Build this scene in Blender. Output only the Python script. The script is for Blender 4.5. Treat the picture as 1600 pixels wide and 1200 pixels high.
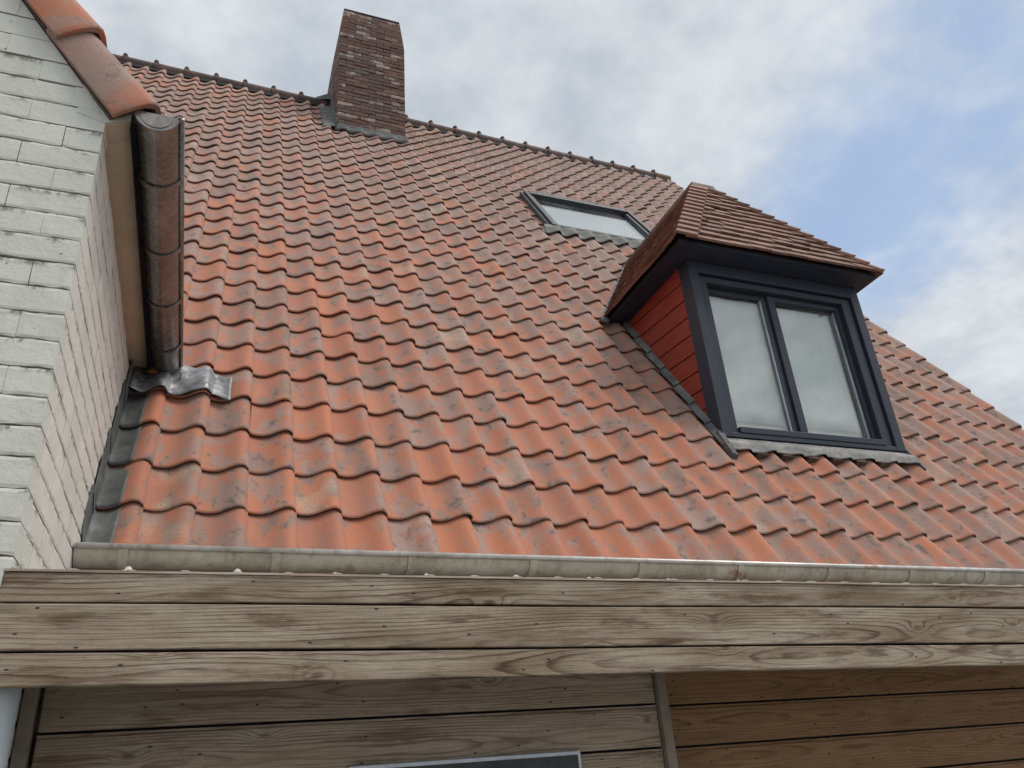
import bpy, bmesh, math, random
import numpy as np
from mathutils import Vector, Matrix
random.seed(7); rng = np.random.default_rng(7)
for o in list(bpy.data.objects): bpy.data.objects.remove(o)
S = bpy.context.scene; COL = S.collection

# ------------------------------------------------------------------ camera
CAM = Vector((0.2691, -3.5436, -1.1475)); F = 1234.0
RM = Matrix(((0.9346, -0.3484, -0.0715), (0.0959, 0.4405, -0.8926), (0.3425, 0.8274, 0.4451)))
cd = bpy.data.cameras.new('camera'); cam = bpy.data.objects.new('camera', cd); COL.objects.link(cam)
cd.sensor_width = 36; cd.lens = F / 1600 * 36; cd.clip_start = 0.05; cd.clip_end = 2000
r, dn, fw = RM[0].normalized(), RM[1].normalized(), RM[2].normalized()
rot = Matrix((r, -dn, -fw)).transposed().to_4x4()
cam.matrix_world = Matrix.Translation(CAM) @ rot
S.camera = cam
S.view_settings.view_transform = 'Standard'; S.view_settings.look = 'None'
S.view_settings.exposure = 0.58; S.view_settings.gamma = 1.0
S.cycles.use_adaptive_sampling = True; S.cycles.adaptive_threshold = .025; S.cycles.max_bounces = 4; S.cycles.diffuse_bounces = 2; S.cycles.glossy_bounces = 2; S.cycles.transparent_max_bounces = 8; S.cycles.caustics_reflective = False; S.cycles.caustics_refractive = False

# ------------------------------------------------------------------ node helper
def N(nt, t, **kw):
    n = nt.nodes.new(t); ins = kw.pop('ins', {})
    for k, v in kw.items(): setattr(n, k, v)
    for k, v in ins.items():
        if isinstance(v, bpy.types.NodeSocket): nt.links.new(v, n.inputs[k])
        else: n.inputs[k].default_value = v
    return n
def math_(nt, op, a, b=0.0, c=None, clamp=False):
    ins = {0: a, 1: b}
    if c is not None: ins[2] = c
    return N(nt, 'ShaderNodeMath', operation=op, use_clamp=clamp, ins=ins).outputs[0]
def vmath(nt, op, a, b=None):
    ins = {0: a}
    if b is not None: ins[1] = b
    n = N(nt, 'ShaderNodeVectorMath', operation=op, ins=ins)
    return n.outputs[1] if op in ('DOT_PRODUCT', 'LENGTH', 'DISTANCE') else n.outputs[0]
def mixc(nt, f, a, b, blend='MIX'):
    n = N(nt, 'ShaderNodeMix', data_type='RGBA', blend_type=blend)
    for k, v in ((0, f), (6, a), (7, b)):
        if isinstance(v, bpy.types.NodeSocket): nt.links.new(v, n.inputs[k])
        else: n.inputs[k].default_value = v if k == 0 else (*v, 1)
    return n.outputs[2]
def sstep(nt, x, a, b, lo=0.0, hi=1.0):
    return N(nt, 'ShaderNodeMapRange', interpolation_type='SMOOTHSTEP', ins={0: x, 1: a, 2: b, 3: lo, 4: hi}).outputs[0]
def noise(nt, vec, scale, detail=4, rough=.55, w=None, dist=0.0):
    ins = {'Vector': vec, 'Scale': scale, 'Detail': detail, 'Roughness': rough, 'Distortion': dist}
    n = N(nt, 'ShaderNodeTexNoise', noise_dimensions='3D')
    if w is not None: ins['Vector'] = vmath(nt, 'ADD', vec, N(nt, 'ShaderNodeCombineXYZ', ins={0: 0.0, 1: 0.0, 2: w}).outputs[0])
    for k, v in ins.items():
        if isinstance(v, bpy.types.NodeSocket): nt.links.new(v, n.inputs[k])
        else: n.inputs[k].default_value = v
    return n.outputs['Fac']
def ramp(nt, f, stops):
    n = N(nt, 'ShaderNodeValToRGB', ins={0: f}); e = n.color_ramp.elements
    while len(e) < len(stops): e.new(.5)
    for k, (p, c) in enumerate(stops): e[k].position = p; e[k].color = (*c, 1)
    return n.outputs[0]

# ------------------------------------------------------------------ sky and sun
SUN = Vector((0.40, -0.27, 0.87)).normalized()
sun_el = math.asin(SUN.z); sun_az = math.atan2(SUN.x, SUN.y)
W_ = bpy.data.worlds.new('World'); S.world = W_; W_.use_nodes = True
nt = W_.node_tree; nt.nodes.clear()
sky = N(nt, 'ShaderNodeTexSky', sky_type='NISHITA', sun_disc=False, sun_elevation=sun_el, sun_rotation=sun_az)
tc = N(nt, 'ShaderNodeTexCoord').outputs['Generated']
sep = N(nt, 'ShaderNodeSeparateXYZ', ins={0: tc})
up = math_(nt, 'MAXIMUM', sep.outputs[2], 0.0)
den = math_(nt, 'ADD', up, 0.22)
px = math_(nt, 'DIVIDE', sep.outputs[0], den); py = math_(nt, 'DIVIDE', sep.outputs[1], den)
pl = N(nt, 'ShaderNodeCombineXYZ', ins={0: px, 1: py, 2: 3.7}).outputs[0]
n1 = noise(nt, pl, 1.15, 5, .58, dist=.25)
n2 = noise(nt, vmath(nt, 'ADD', pl, (7.3, 2.1, 0)), 2.6, 5, .57)
n3 = noise(nt, vmath(nt, 'ADD', pl, (1.3, 9.1, 4)), 0.8, 2, .5)
def lobe(d, k):
    dv = Vector(d).normalized()
    dp = vmath(nt, 'DOT_PRODUCT', vmath(nt, 'NORMALIZE', tc), tuple(dv))
    return math_(nt, 'POWER', math_(nt, 'MAXIMUM', dp, 0.0), k)
cover = math_(nt, 'ADD', math_(nt, 'MULTIPLY', n1, 1.0), math_(nt, 'MULTIPLY', math_(nt, 'SUBTRACT', n2, .5), .45))
n4 = noise(nt, vmath(nt, 'ADD', pl, (3.1, 5.7, 1)), 6.5, 4, .6)
cover = math_(nt, 'ADD', cover, math_(nt, 'MULTIPLY', math_(nt, 'SUBTRACT', n4, .5), .34))
cover = math_(nt, 'ADD', cover, .25)
for d, k, a in (((.70, .51, .50), 60, -.33), ((.72, .33, .61), 90, -.14), ((.62, .53, .575), 160, -.16), ((.41, .61, .68), 300, -.12),
                ((.78, .52, .355), 130, .40)):
    cover = math_(nt, 'ADD', cover, math_(nt, 'MULTIPLY', lobe(d, k), a))
cm = sstep(nt, cover, .33, .70, .10, 1)
bright = sstep(nt, math_(nt, 'ADD', math_(nt, 'MULTIPLY', n2, .62), math_(nt, 'MULTIPLY', n4, .38)), .34, .64)
ccol = mixc(nt, bright, (.31, .34, .375), (.76, .77, .77))
ccol = mixc(nt, math_(nt, 'MULTIPLY', sstep(nt, n3, .40, .60), .6), ccol, (.335, .37, .415))
bluesky = mixc(nt, 1.0, sky.outputs[0], (.105, .105, .105), 'MULTIPLY')
bluesky = mixc(nt, .70, bluesky, (.275, .37, .53))
allc = mixc(nt, cm, bluesky, ccol)
bg = N(nt, 'ShaderNodeBackground', ins={'Color': allc, 'Strength': 1.0})
N(nt, 'ShaderNodeOutputWorld', ins={0: bg.outputs[0]})
sl = bpy.data.lights.new('sun', 'SUN'); sl.energy = 1.5; sl.angle = math.radians(30); sl.color = (1, .95, .88)
so = bpy.data.objects.new('sun', sl); COL.objects.link(so)
so.rotation_euler = (-SUN).to_track_quat('-Z', 'Y').to_euler(); so.location = (4, -6, 12)

# ------------------------------------------------------------------ materials
M = {}
def newmat(name, rough=.7, metal=0.0, spec=.4):
    m = bpy.data.materials.new(name); m.use_nodes = True; nt = m.node_tree
    b = nt.nodes['Principled BSDF']; b.inputs['Roughness'].default_value = rough; b.inputs['Metallic'].default_value = metal
    b.inputs['Specular IOR Level'].default_value = spec
    M[name] = m; return m, nt, b
def bump(nt, b, h, strength=.3, dist=.01):
    n = N(nt, 'ShaderNodeBump', ins={'Strength': strength, 'Distance': dist, 'Height': h}); nt.links.new(n.outputs[0], b.inputs['Normal'])
def rnd(nt):
    a = N(nt, 'ShaderNodeAttribute', attribute_name='rnd').outputs['Fac']
    o = N(nt, 'ShaderNodeObjectInfo').outputs['Random']
    return math_(nt, 'FRACT', math_(nt, 'ADD', a, o))
def rehash(nt, r, k): return math_(nt, 'FRACT', math_(nt, 'MULTIPLY', math_(nt, 'ADD', r, .137), k))

def tile_mat(name, warm=1.0):
    m, nt, b = newmat(name, .75, spec=.22)
    R = rnd(nt); uv = N(nt, 'ShaderNodeUVMap', uv_map='UVMap').outputs[0]
    w = math_(nt, 'MULTIPLY', R, 91.0); r2 = rehash(nt, R, 17.31); r3 = rehash(nt, R, 43.7); r4 = rehash(nt, R, 71.9)
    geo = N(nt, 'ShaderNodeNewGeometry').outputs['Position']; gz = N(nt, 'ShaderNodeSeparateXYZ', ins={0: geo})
    graze_grey = math_(nt, 'ADD', math_(nt, 'MULTIPLY', sstep(nt, gz.outputs[2], .5, 5.5), .10), math_(nt, 'MULTIPLY', sstep(nt, gz.outputs[0], 1.0, 6.0), .07))  # sky sheen at grazing view put into the colour, rising with height and x
    c = ramp(nt, R, [(0, (.53, .190, .098)), (.3, (.43, .155, .088)), (.65, (.49, .190, .112)), (1, (.39, .150, .094))])
    c = mixc(nt, sstep(nt, graze_grey, .0, .17, 0, .32), c, (.37, .205, .155))
    sm = noise(nt, N(nt, 'ShaderNodeMapping', ins={'Vector': uv, 'Scale': (1.1, .85, 1.0)}).outputs[0], 2.4, 4, .55, w=w, dist=.25)
    lim = math_(nt, 'SUBTRACT', math_(nt, 'ADD', .325, math_(nt, 'MULTIPLY', r2, .15)), graze_grey)
    f = N(nt, 'ShaderNodeMapRange', interpolation_type='SMOOTHSTEP', ins={0: sm, 1: lim, 2: math_(nt, 'ADD', lim, .26), 3: 0, 4: .86}).outputs[0]
    c = mixc(nt, f, c, mixc(nt, r3, (.235, .175, .152), (.335, .255, .226)))
    soot = noise(nt, uv, 3.4, 6, .70, w=math_(nt, 'ADD', w, 5.5), dist=.35)
    fs = math_(nt, 'MULTIPLY', sstep(nt, soot, .52, .66), sstep(nt, f, .1, .7, 0, .80))
    c = mixc(nt, fs, c, (.095, .090, .083))
    pale = noise(nt, uv, 1.5, 2, .5, w=math_(nt, 'ADD', w, 15.5))
    spk = noise(nt, uv, 26, 3, .65, w=w)
    fp = math_(nt, 'MULTIPLY', math_(nt, 'MULTIPLY', sstep(nt, pale, .42, .66), sstep(nt, r4, .90, .96)), sstep(nt, spk, .34, .68, .15, .6))
    c = mixc(nt, fp, c, (.56, .44, .33))
    dots = N(nt, 'ShaderNodeTexVoronoi', ins={'Vector': vmath(nt, 'ADD', uv, N(nt, 'ShaderNodeCombineXYZ', ins={0: 0.0, 1: 0.0, 2: w}).outputs[0]), 'Scale': 5.0})
    c = mixc(nt, sstep(nt, dots.outputs['Distance'], .035, .055, .75, 0), c, mixc(nt, sstep(nt, r3, .4, .6), (.62, .58, .52), (.12, .10, .09)))
    fine = noise(nt, uv, 22, 5, .7, w=w)
    c = mixc(nt, sstep(nt, fine, .3, .7, .20, 0), c, (.14, .09, .07))
    grit = noise(nt, uv, 75, 3, .7, w=w)
    c = mixc(nt, sstep(nt, grit, .52, .72, 0, .30), c, (.52, .36, .27)); c = mixc(nt, sstep(nt, grit, .28, .46, .30, 0), c, (.12, .075, .055))
    lich = noise(nt, uv, 7.5, 6, .72, w=math_(nt, 'ADD', w, 33.0))
    c = mixc(nt, sstep(nt, lich, .62, .70, 0, .5), c, (.36, .31, .275))
    b.inputs['Sheen Weight'].default_value = .12; b.inputs['Sheen Roughness'].default_value = .5
    nt.links.new(c, b.inputs['Base Color'])
    nt.links.new(sstep(nt, fine, .2, .8, .66, .88), b.inputs['Roughness'])
    bump(nt, b, math_(nt, 'ADD', fine, math_(nt, 'ADD', math_(nt, 'MULTIPLY', soot, .8), math_(nt, 'MULTIPLY', grit, .5))), .32, .005)
    return m
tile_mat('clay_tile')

def simple(name, stops, scale=6, rough=.7, metal=0, spec=.4, bumpk=.2, bscale=40, bdist=.004, rv=.12):
    m, nt, b = newmat(name, rough, metal, spec)
    tcn = N(nt, 'ShaderNodeTexCoord').outputs['Object']; R = rnd(nt)
    n = noise(nt, tcn, scale, 6, .62, w=math_(nt, 'MULTIPLY', R, 50))
    c = ramp(nt, n, stops)
    c = mixc(nt, 1, c, ramp(nt, R, [(0, (1 - rv,) * 3), (1, (1 + rv,) * 3)]), 'MULTIPLY')
    nt.links.new(c, b.inputs['Base Color'])
    n2 = noise(nt, tcn, bscale, 5, .65)
    bump(nt, b, n2, bumpk, bdist)
    nt.links.new(sstep(nt, n2, .3, .7, max(rough - .1, .05), min(rough + .12, 1)), b.inputs['Roughness'])
    return m, nt, b, c
simple('plain_tile', [(.25, (.125, .068, .052)), (.55, (.215, .118, .088)), (.8, (.33, .195, .145))], 4, .75, rv=.28)
simple('lead', [(.25, (.065, .070, .072)), (.5, (.115, .122, .122)), (.75, (.21, .215, .205))], 9, .72, .0, bumpk=.4, bscale=16, bdist=.006)
simple('lead_bright', [(.25, (.12, .125, .135)), (.5, (.25, .255, .265)), (.75, (.52, .50, .48))], 11, .5, .35, bumpk=.6, bscale=12, bdist=.010)
simple('lead_tile', [(.25, (.11, .118, .11)), (.5, (.17, .178, .165)), (.75, (.26, .265, .245))], 9, .75, 0, bumpk=.3)
simple('lead_pale', [(.25, (.13, .133, .13)), (.5, (.24, .24, .235)), (.75, (.38, .375, .355))], 12, .7, .15, bumpk=.5, bscale=30, bdist=.006)
simple('lead_dark', [(.3, (.045, .05, .055)), (.7, (.10, .105, .11))], 12, .7, .05, bumpk=.4)
simple('mortar', [(.3, (.10, .082, .076)), (.7, (.17, .145, .13))], 20, .95, bumpk=.6)
simple('underlay', [(.3, (.03, .025, .022)), (.7, (.055, .045, .04))], 8, .9)
simple('ridge_clay', [(.25, (.045, .032, .030)), (.5, (.092, .054, .045)), (.8, (.16, .095, .073))], 7, .7, rv=.25)
simple('soffit_paint', [(.25, (.40, .325, .245)), (.6, (.55, .455, .35)), (.85, (.62, .52, .41))], 5, .8, bumpk=.25)
simple('foam', [(.3, (.05, .035, .028)), (.7, (.13, .09, .07))], 14, .95, bumpk=.8, bscale=60)
simple('dark_gap', [(.3, (.012, .012, .013)), (.7, (.02, .02, .02))], 8, .9)
simple('frame_paint', [(.3, (.026, .034, .050)), (.7, (.033, .042, .060))], 3, .45, spec=.35, bumpk=.05, bscale=120, bdist=.001, rv=.03)
simple('soffit_dark', [(.3, (.020, .027, .048)), (.7, (.028, .036, .060))], 4, .6, bumpk=.05, rv=.03)
simple('skylight_metal', [(.3, (.032, .038, .048)), (.7, (.045, .053, .066))], 5, .45, .0, bumpk=.08, rv=.05)
simple('silver', [(.3, (.42, .46, .50)), (.7, (.58, .62, .66))], 6, .4, .6, bumpk=.1)
simple('fibre_cement', [(.3, (.28, .25, .22)), (.7, (.48, .44, .40))], 20, .9, bumpk=.5)
simple('cap_plastic', [(.3, (.50, .49, .46)), (.7, (.68, .67, .64))], 20, .6)
simple('post_wood', [(.25, (.20, .17, .14)), (.5, (.30, .26, .21)), (.8, (.38, .33, .27))], 14, .85, bumpk=.4)
simple('pipe_plastic', [(.3, (.36, .41, .43)), (.7, (.46, .51, .53))], 5, .5, bumpk=.08)
simple('ground_mat', [(.3, (.18, .17, .16)), (.7, (.28, .27, .25))], 3, .95, bumpk=.6)
simple('plain_render', [(.3, (.42, .40, .36)), (.7, (.52, .50, .46))], 3, .9)
simple('brass_leaf', [(.3, (.25, .12, .03)), (.7, (.42, .22, .05))], 20, .7)

def gutter_mat(name, a, b_, c_, metal, rough):
    m, nt, b = newmat(name, rough, metal, .45)
    tcn = N(nt, 'ShaderNodeTexCoord').outputs['Object']
    n = noise(nt, tcn, 3.5, 6, .65); nf = noise(nt, tcn, 42, 5, .75)
    vs = N(nt, 'ShaderNodeMapping', ins={'Vector': tcn, 'Scale': (14, 14, 1.2)}).outputs[0]
    streak = noise(nt, vs, 1.6, 5, .6)
    c = ramp(nt, n, [(.25, a), (.55, b_), (.8, c_)])
    c = mixc(nt, sstep(nt, nf, .45, .75, 0, .55), c, c_)
    c = mixc(nt, sstep(nt, streak, .50, .72, 0, .55), c, a)
    rust = noise(nt, tcn, 5.5, 6, .7)
    c = mixc(nt, sstep(nt, rust, .62, .70, 0, .55), c, (.27, .12, .055))
    nt.links.new(c, b.inputs['Base Color'])
    nt.links.new(sstep(nt, nf, .3, .7, rough - .05, rough + .12), b.inputs['Roughness'])
    bump(nt, b, math_(nt, 'ADD', nf, n), .2 if metal < .5 else .05, .004 if metal < .5 else .002)
gutter_mat('zinc', (.27, .235, .185), (.52, .485, .41), (.68, .65, .58), .25, .5)
gutter_mat('zinc_lip', (.30, .27, .23), (.60, .59, .56), (.78, .78, .76), .4, .38)
gutter_mat('zinc_brown', (.15, .138, .128), (.27, .255, .24), (.44, .43, .415), .75, .27)

# painted brick
def paint_brick(name, base, dark):
    m, nt, b = newmat(name, .75, spec=.3)
    tcn = N(nt, 'ShaderNodeTexCoord').outputs['Object']; R = rnd(nt)
    geo = N(nt, 'ShaderNodeNewGeometry').outputs['Position']
    n = noise(nt, geo, 5, 6, .6); n2 = noise(nt, geo, 38, 6, .7); n3 = noise(nt, geo, 14, 6, .72)
    c = mixc(nt, sstep(nt, n, .3, .7), base, tuple(v * .86 for v in base))
    c = mixc(nt, math_(nt, 'MULTIPLY', R, .12), c, (.40, .42, .38))
    c = mixc(nt, sstep(nt, n2, .60, .78, 0, .28), c, dark)
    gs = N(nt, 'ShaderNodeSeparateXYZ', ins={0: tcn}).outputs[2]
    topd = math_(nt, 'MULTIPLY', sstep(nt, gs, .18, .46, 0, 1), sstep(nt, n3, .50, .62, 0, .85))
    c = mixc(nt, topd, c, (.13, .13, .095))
    sp = N(nt, 'ShaderNodeTexVoronoi', ins={'Vector': geo, 'Scale': 22.0}).outputs['Distance']
    c = mixc(nt, math_(nt, 'MULTIPLY', sstep(nt, sp, .05, .11, 1, 0), sstep(nt, n3, .52, .6)), c, (.12, .095, .04))
    nt.links.new(c, b.inputs['Base Color']); bump(nt, b, math_(nt, 'ADD', n2, math_(nt, 'MULTIPLY', n3, 1.6)), .42, .006)
paint_brick('paint_shaded_front', (.68, .685, .63), (.47, .475, .42))  # one white paint: shaded gable and lighter side put into two colours
paint_brick('paint_lit_side', (.74, .72, .67), (.52, .49, .44))
simple('paint_joint', [(.3, (.17, .15, .125)), (.7, (.46, .43, .38))], 16, .95, bumpk=.5)

# chimney brick: per brick colour
m, nt, b = newmat('chimney_brick', .85, spec=.25)
R = rnd(nt); tcn = N(nt, 'ShaderNodeTexCoord').outputs['Object']; geo = N(nt, 'ShaderNodeNewGeometry').outputs['Position']
c = ramp(nt, R, [(0, (.105, .058, .050)), (.3, (.135, .070, .058)), (.55, (.10, .072, .068)), (.75, (.17, .095, .075)), (.9, (.13, .10, .085)), (1, (.20, .125, .095))])
r2 = rehash(nt, R, 37.7)
nn = noise(nt, geo, 9, 5, .65)
ef = math_(nt, 'MULTIPLY', sstep(nt, r2, .78, .84), sstep(nt, nn, .40, .58, .05, .75))
c = mixc(nt, ef, c, (.42, .36, .315))
c = mixc(nt, sstep(nt, noise(nt, geo, 30, 4, .7), .45, .75, 0, .5), c, (.06, .045, .042))
nt.links.new(c, b.inputs['Base Color']); bump(nt, b, noise(nt, geo, 60, 4, .7), .6, .006)

# timber
def timber(name, light, mid, dark, knots=True):
    m, nt, b = newmat(name, .82, spec=.2)
    tcn = N(nt, 'ShaderNodeTexCoord').outputs['Object']; R = rnd(nt)
    w = math_(nt, 'MULTIPLY', R, 60)
    off = N(nt, 'ShaderNodeCombineXYZ', ins={0: math_(nt, 'MULTIPLY', R, 40), 1: 0, 2: math_(nt, 'MULTIPLY', math_(nt, 'SUBTRACT', rehash(nt, R, 13.3), .5), .07)}).outputs[0]
    p = vmath(nt, 'ADD', tcn, off); s = N(nt, 'ShaderNodeSeparateXYZ', ins={0: p})
    ps = N(nt, 'ShaderNodeMapping', ins={'Vector': p, 'Scale': (1.0, 1.0, 5.0)}).outputs[0]
    flat = N(nt, 'ShaderNodeCombineXYZ', ins={0: s.outputs[0], 1: math_(nt, 'MULTIPLY', s.outputs[2], 2.6), 2: 0.0}).outputs[0]
    lowx = noise(nt, N(nt, 'ShaderNodeMapping', ins={'Vector': p, 'Scale': (.45, .0, .5)}).outputs[0], 1.5, 2, .5, w=w)
    low2 = noise(nt, N(nt, 'ShaderNodeMapping', ins={'Vector': p, 'Scale': (.8, 0.0, 9)}).outputs[0], 2.4, 5, .6, w=math_(nt, 'ADD', w, 3.3))
    dy = math_(nt, 'ADD', .030, math_(nt, 'MULTIPLY', math_(nt, 'SUBTRACT', lowx, .42), .17))
    zz = s.outputs[2]
    rr = math_(nt, 'SQRT', math_(nt, 'ADD', math_(nt, 'MULTIPLY', dy, dy), math_(nt, 'MULTIPLY', zz, zz)))
    rr = math_(nt, 'ADD', rr, math_(nt, 'MULTIPLY', low2, .012))
    vor = N(nt, 'ShaderNodeTexVoronoi', voronoi_dimensions='2D', ins={'Vector': flat, 'Scale': 2.3})
    kd = vor.outputs['Distance']
    kon = sstep(nt, N(nt, 'ShaderNodeSeparateXYZ', ins={0: vor.outputs['Color']}).outputs[0], .58, .63)
    rr = math_(nt, 'ADD', rr, math_(nt, 'MULTIPLY', math_(nt, 'MULTIPLY', math_(nt, 'POWER', 2.718, math_(nt, 'MULTIPLY', math_(nt, 'MULTIPLY', kd, kd), -75.0)), .017), kon))
    fr = math_(nt, 'FRACT', math_(nt, 'MULTIPLY', rr, 125))
    fade = noise(nt, N(nt, 'ShaderNodeMapping', ins={'Vector': p, 'Scale': (.8, 0.0, 7)}).outputs[0], 2.0, 3, .5, w=math_(nt, 'ADD', w, 6.1))
    line = math_(nt, 'MULTIPLY', math_(nt, 'MULTIPLY', sstep(nt, fr, .50, .90), sstep(nt, fr, .90, 1.0, 1, 0)), sstep(nt, fade, .34, .62, .22, 1))
    blotch = noise(nt, ps, 2.2, 5, .6, w=w)
    fib = noise(nt, N(nt, 'ShaderNodeMapping', ins={'Vector': p, 'Scale': (2.2, 40, 95)}).outputs[0], 3.0, 5, .65, w=w)
    c = mixc(nt, sstep(nt, blotch, .32, .68), mid, light)
    c = mixc(nt, math_(nt, 'MULTIPLY', line, sstep(nt, blotch, .25, .75, 1.0, .6)), c, dark)
    c = mixc(nt, sstep(nt, fib, .42, .72, 0, .45), c, dark)
    c = mixc(nt, sstep(nt, noise(nt, ps, 1.1, 3, .5, w=math_(nt, 'ADD', w, 9)), .55, .70, 0, .45), c, tuple(v * .55 for v in mid))
    st = noise(nt, N(nt, 'ShaderNodeMapping', ins={'Vector': p, 'Scale': (1.3, 0.0, 9)}).outputs[0], 2.3, 6, .68, w=math_(nt, 'ADD', w, 21))
    c = mixc(nt, sstep(nt, st, .52, .66, 0, .75), c, tuple(v * 1.15 for v in dark))
    c = mixc(nt, sstep(nt, noise(nt, p, 55, 5, .75), .5, .75, 0, .25), c, dark)
    if knots:
        kk = N(nt, 'ShaderNodeTexVoronoi', voronoi_dimensions='2D', ins={'Vector': vmath(nt, 'ADD', flat, (3.1, .7, 0)), 'Scale': 4.4})
        jit = math_(nt, 'ADD', kk.outputs['Distance'], math_(nt, 'MULTIPLY', math_(nt, 'SUBTRACT', noise(nt, p, 70, 3, .6), .5), .02))
        c = mixc(nt, math_(nt, 'MULTIPLY', sstep(nt, jit, .018, .034, .95, 0), sstep(nt, N(nt, 'ShaderNodeSeparateXYZ', ins={0: kk.outputs['Color']}).outputs[1], .22, .26)), c, (.028, .02, .015))
        c = mixc(nt, math_(nt, 'MULTIPLY', sstep(nt, kd, .02, .06, .5, 0), kon), c, tuple(v * .6 for v in dark))
    nt.links.new(c, b.inputs['Base Color'])
    bump(nt, b, math_(nt, 'SUBTRACT', math_(nt, 'MULTIPLY', fib, 1.0), math_(nt, 'MULTIPLY', line, .5)), .45, .004)
timber('weathered_wood', (.44, .375, .295), (.25, .19, .13), (.085, .050, .030))
timber('grey_wood', (.56, .475, .375), (.44, .36, .275), (.17, .115, .078))
timber('brown_wood', (.39, .245, .138), (.31, .19, .105), (.18, .10, .052))
# red stained boards
m, nt, b = newmat('red_board', .6, spec=.3)
tcn = N(nt, 'ShaderNodeTexCoord').outputs['Object']; R = rnd(nt)
g_ = noise(nt, N(nt, 'ShaderNodeMapping', ins={'Vector': tcn, 'Scale': (30, 2.5, 45)}).outputs[0], 2.2, 5, .6, w=math_(nt, 'MULTIPLY', R, 20))
c = mixc(nt, sstep(nt, g_, .3, .72), (.21, .034, .022), (.36, .062, .034)); c = mixc(nt, math_(nt, 'MULTIPLY', R, .35), c, (.19, .03, .02))
nt.links.new(c, b.inputs['Base Color']); bump(nt, b, g_, .25, .003)
# glass: clear pane with its reflection
m, nt, b = newmat('glass'); nt.nodes.remove(b); out = nt.nodes['Material Output']
fr = N(nt, 'ShaderNodeLayerWeight', ins={0: .5}).outputs['Facing']
fr = math_(nt, 'MULTIPLY_ADD', math_(nt, 'POWER', fr, 2.0), .80, .10)
tcn = N(nt, 'ShaderNodeTexCoord').outputs['Object']
smear = sstep(nt, noise(nt, tcn, 2.2, 4, .6), .35, .7, .0, .07)
mx = N(nt, 'ShaderNodeMixShader', ins={0: fr, 1: N(nt, 'ShaderNodeBsdfTransparent', ins={0: (.93, .96, .95, 1)}).outputs[0], 2: N(nt, 'ShaderNodeBsdfGlossy', ins={'Roughness': .015}).outputs[0]})
mx2 = N(nt, 'ShaderNodeMixShader', ins={0: smear, 1: mx.outputs[0], 2: N(nt, 'ShaderNodeBsdfDiffuse', ins={0: (.8, .8, .8, 1)}).outputs[0]})
nt.links.new(mx2.outputs[0], out.inputs[0])
# curtain
m, nt, b = newmat('curtain_cloth', .9, spec=.1)
tcn = N(nt, 'ShaderNodeTexCoord').outputs['Object']
b.inputs['Base Color'].default_value = (.90, .92, .90, 1)
bump(nt, b, noise(nt, tcn, 5, 4, .5), .3, .02)
m, nt, b = newmat('sky_white', .9, spec=.1); b.inputs['Base Color'].default_value = (.90, .91, .90, 1)

# ------------------------------------------------------------------ mesh helpers
ORG = {}
def wpos(o):
    v = Vector((0, 0, 0))
    while o is not None: v += o.location; o = o.parent
    return v
def link(o, parent=None):
    COL.objects.link(o)
    if parent is not None: o.parent = parent
    return o
def thing(name, label, cat, loc=(0, 0, 0), group=None):
    o = bpy.data.objects.new(name, None); o.empty_display_size = .2; COL.objects.link(o); o.location = loc
    tag(o, label, cat, group); return o
def tag(o, label, cat, group=None, kind=None):
    o['label'] = label; o['category'] = cat
    if group: o['group'] = group
    if kind: o['kind'] = kind
    return o
def mesh(name, verts, faces, mat, parent=None, smooth=False, centre=False):
    """world-space verts; object placed under parent (or centred on its own middle)"""
    base = wpos(parent) if parent is not None else Vector((0, 0, 0))
    loc = Vector((0, 0, 0))
    if centre:
        a = np.array([tuple(v) for v in verts]); mid = Vector((a.min(0) + a.max(0)) / 2); loc = mid - base; base = mid
    me = bpy.data.meshes.new(name); me.from_pydata([Vector(v) - base for v in verts], [], faces)
    bm = bmesh.new(); bm.from_mesh(me); bmesh.ops.recalc_face_normals(bm, faces=bm.faces); bm.to_mesh(me); bm.free()
    if smooth:
        me.polygons.foreach_set('use_smooth', [True] * len(me.polygons))
    me.materials.append(M[mat]); o = bpy.data.objects.new(name, me); link(o, parent); o.location = loc
    return o
def prism(poly_a, poly_b):
    n = len(poly_a); v = list(poly_a) + list(poly_b)
    f = [tuple(range(n))[::-1], tuple(range(n, 2 * n))] + [(i, (i + 1) % n, n + (i + 1) % n, n + i) for i in range(n)]
    return v, f
def box(x0, x1, y0, y1, z0, z1):
    return prism([(x0, y0, z0), (x1, y0, z0), (x1, y0, z1), (x0, y0, z1)], [(x0, y1, z0), (x1, y1, z0), (x1, y1, z1), (x0, y1, z1)])
def bevelled(o, w=.004, seg=2):
    m = o.modifiers.new('bevel', 'BEVEL'); m.width = w; m.segments = seg; m.limit_method = 'ANGLE'; m.angle_limit = math.radians(40); return o
def merge(*vf):
    V, Fc = [], []
    for v, f in vf:
        k = len(V); V += list(v); Fc += [tuple(i + k for i in q) for q in f]
    return V, Fc
def sheet(grid, th, down):
    """grid[a][b] of points -> closed thin sheet"""
    A, B = len(grid), len(grid[0]); d = Vector(down) * th
    V = [Vector(p) for row in grid for p in row]; n = len(V); V += [p + d for p in V]
    idx = lambda a, b: a * B + b
    Fc = []
    for a in range(A - 1):
        for b_ in range(B - 1):
            q = (idx(a, b_), idx(a, b_ + 1), idx(a + 1, b_ + 1), idx(a + 1, b_)); Fc.append(q); Fc.append(tuple(n + i for i in q)[::-1])
    rim = [idx(0, b_) for b_ in range(B)] + [idx(a, B - 1) for a in range(1, A)] + [idx(A - 1, b_) for b_ in range(B - 2, -1, -1)] + [idx(a, 0) for a in range(A - 2, 0, -1)]
    for k in range(len(rim)):
        i, j = rim[k], rim[(k + 1) % len(rim)]; Fc.append((i, n + i, n + j, j))
    return V, Fc
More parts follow.
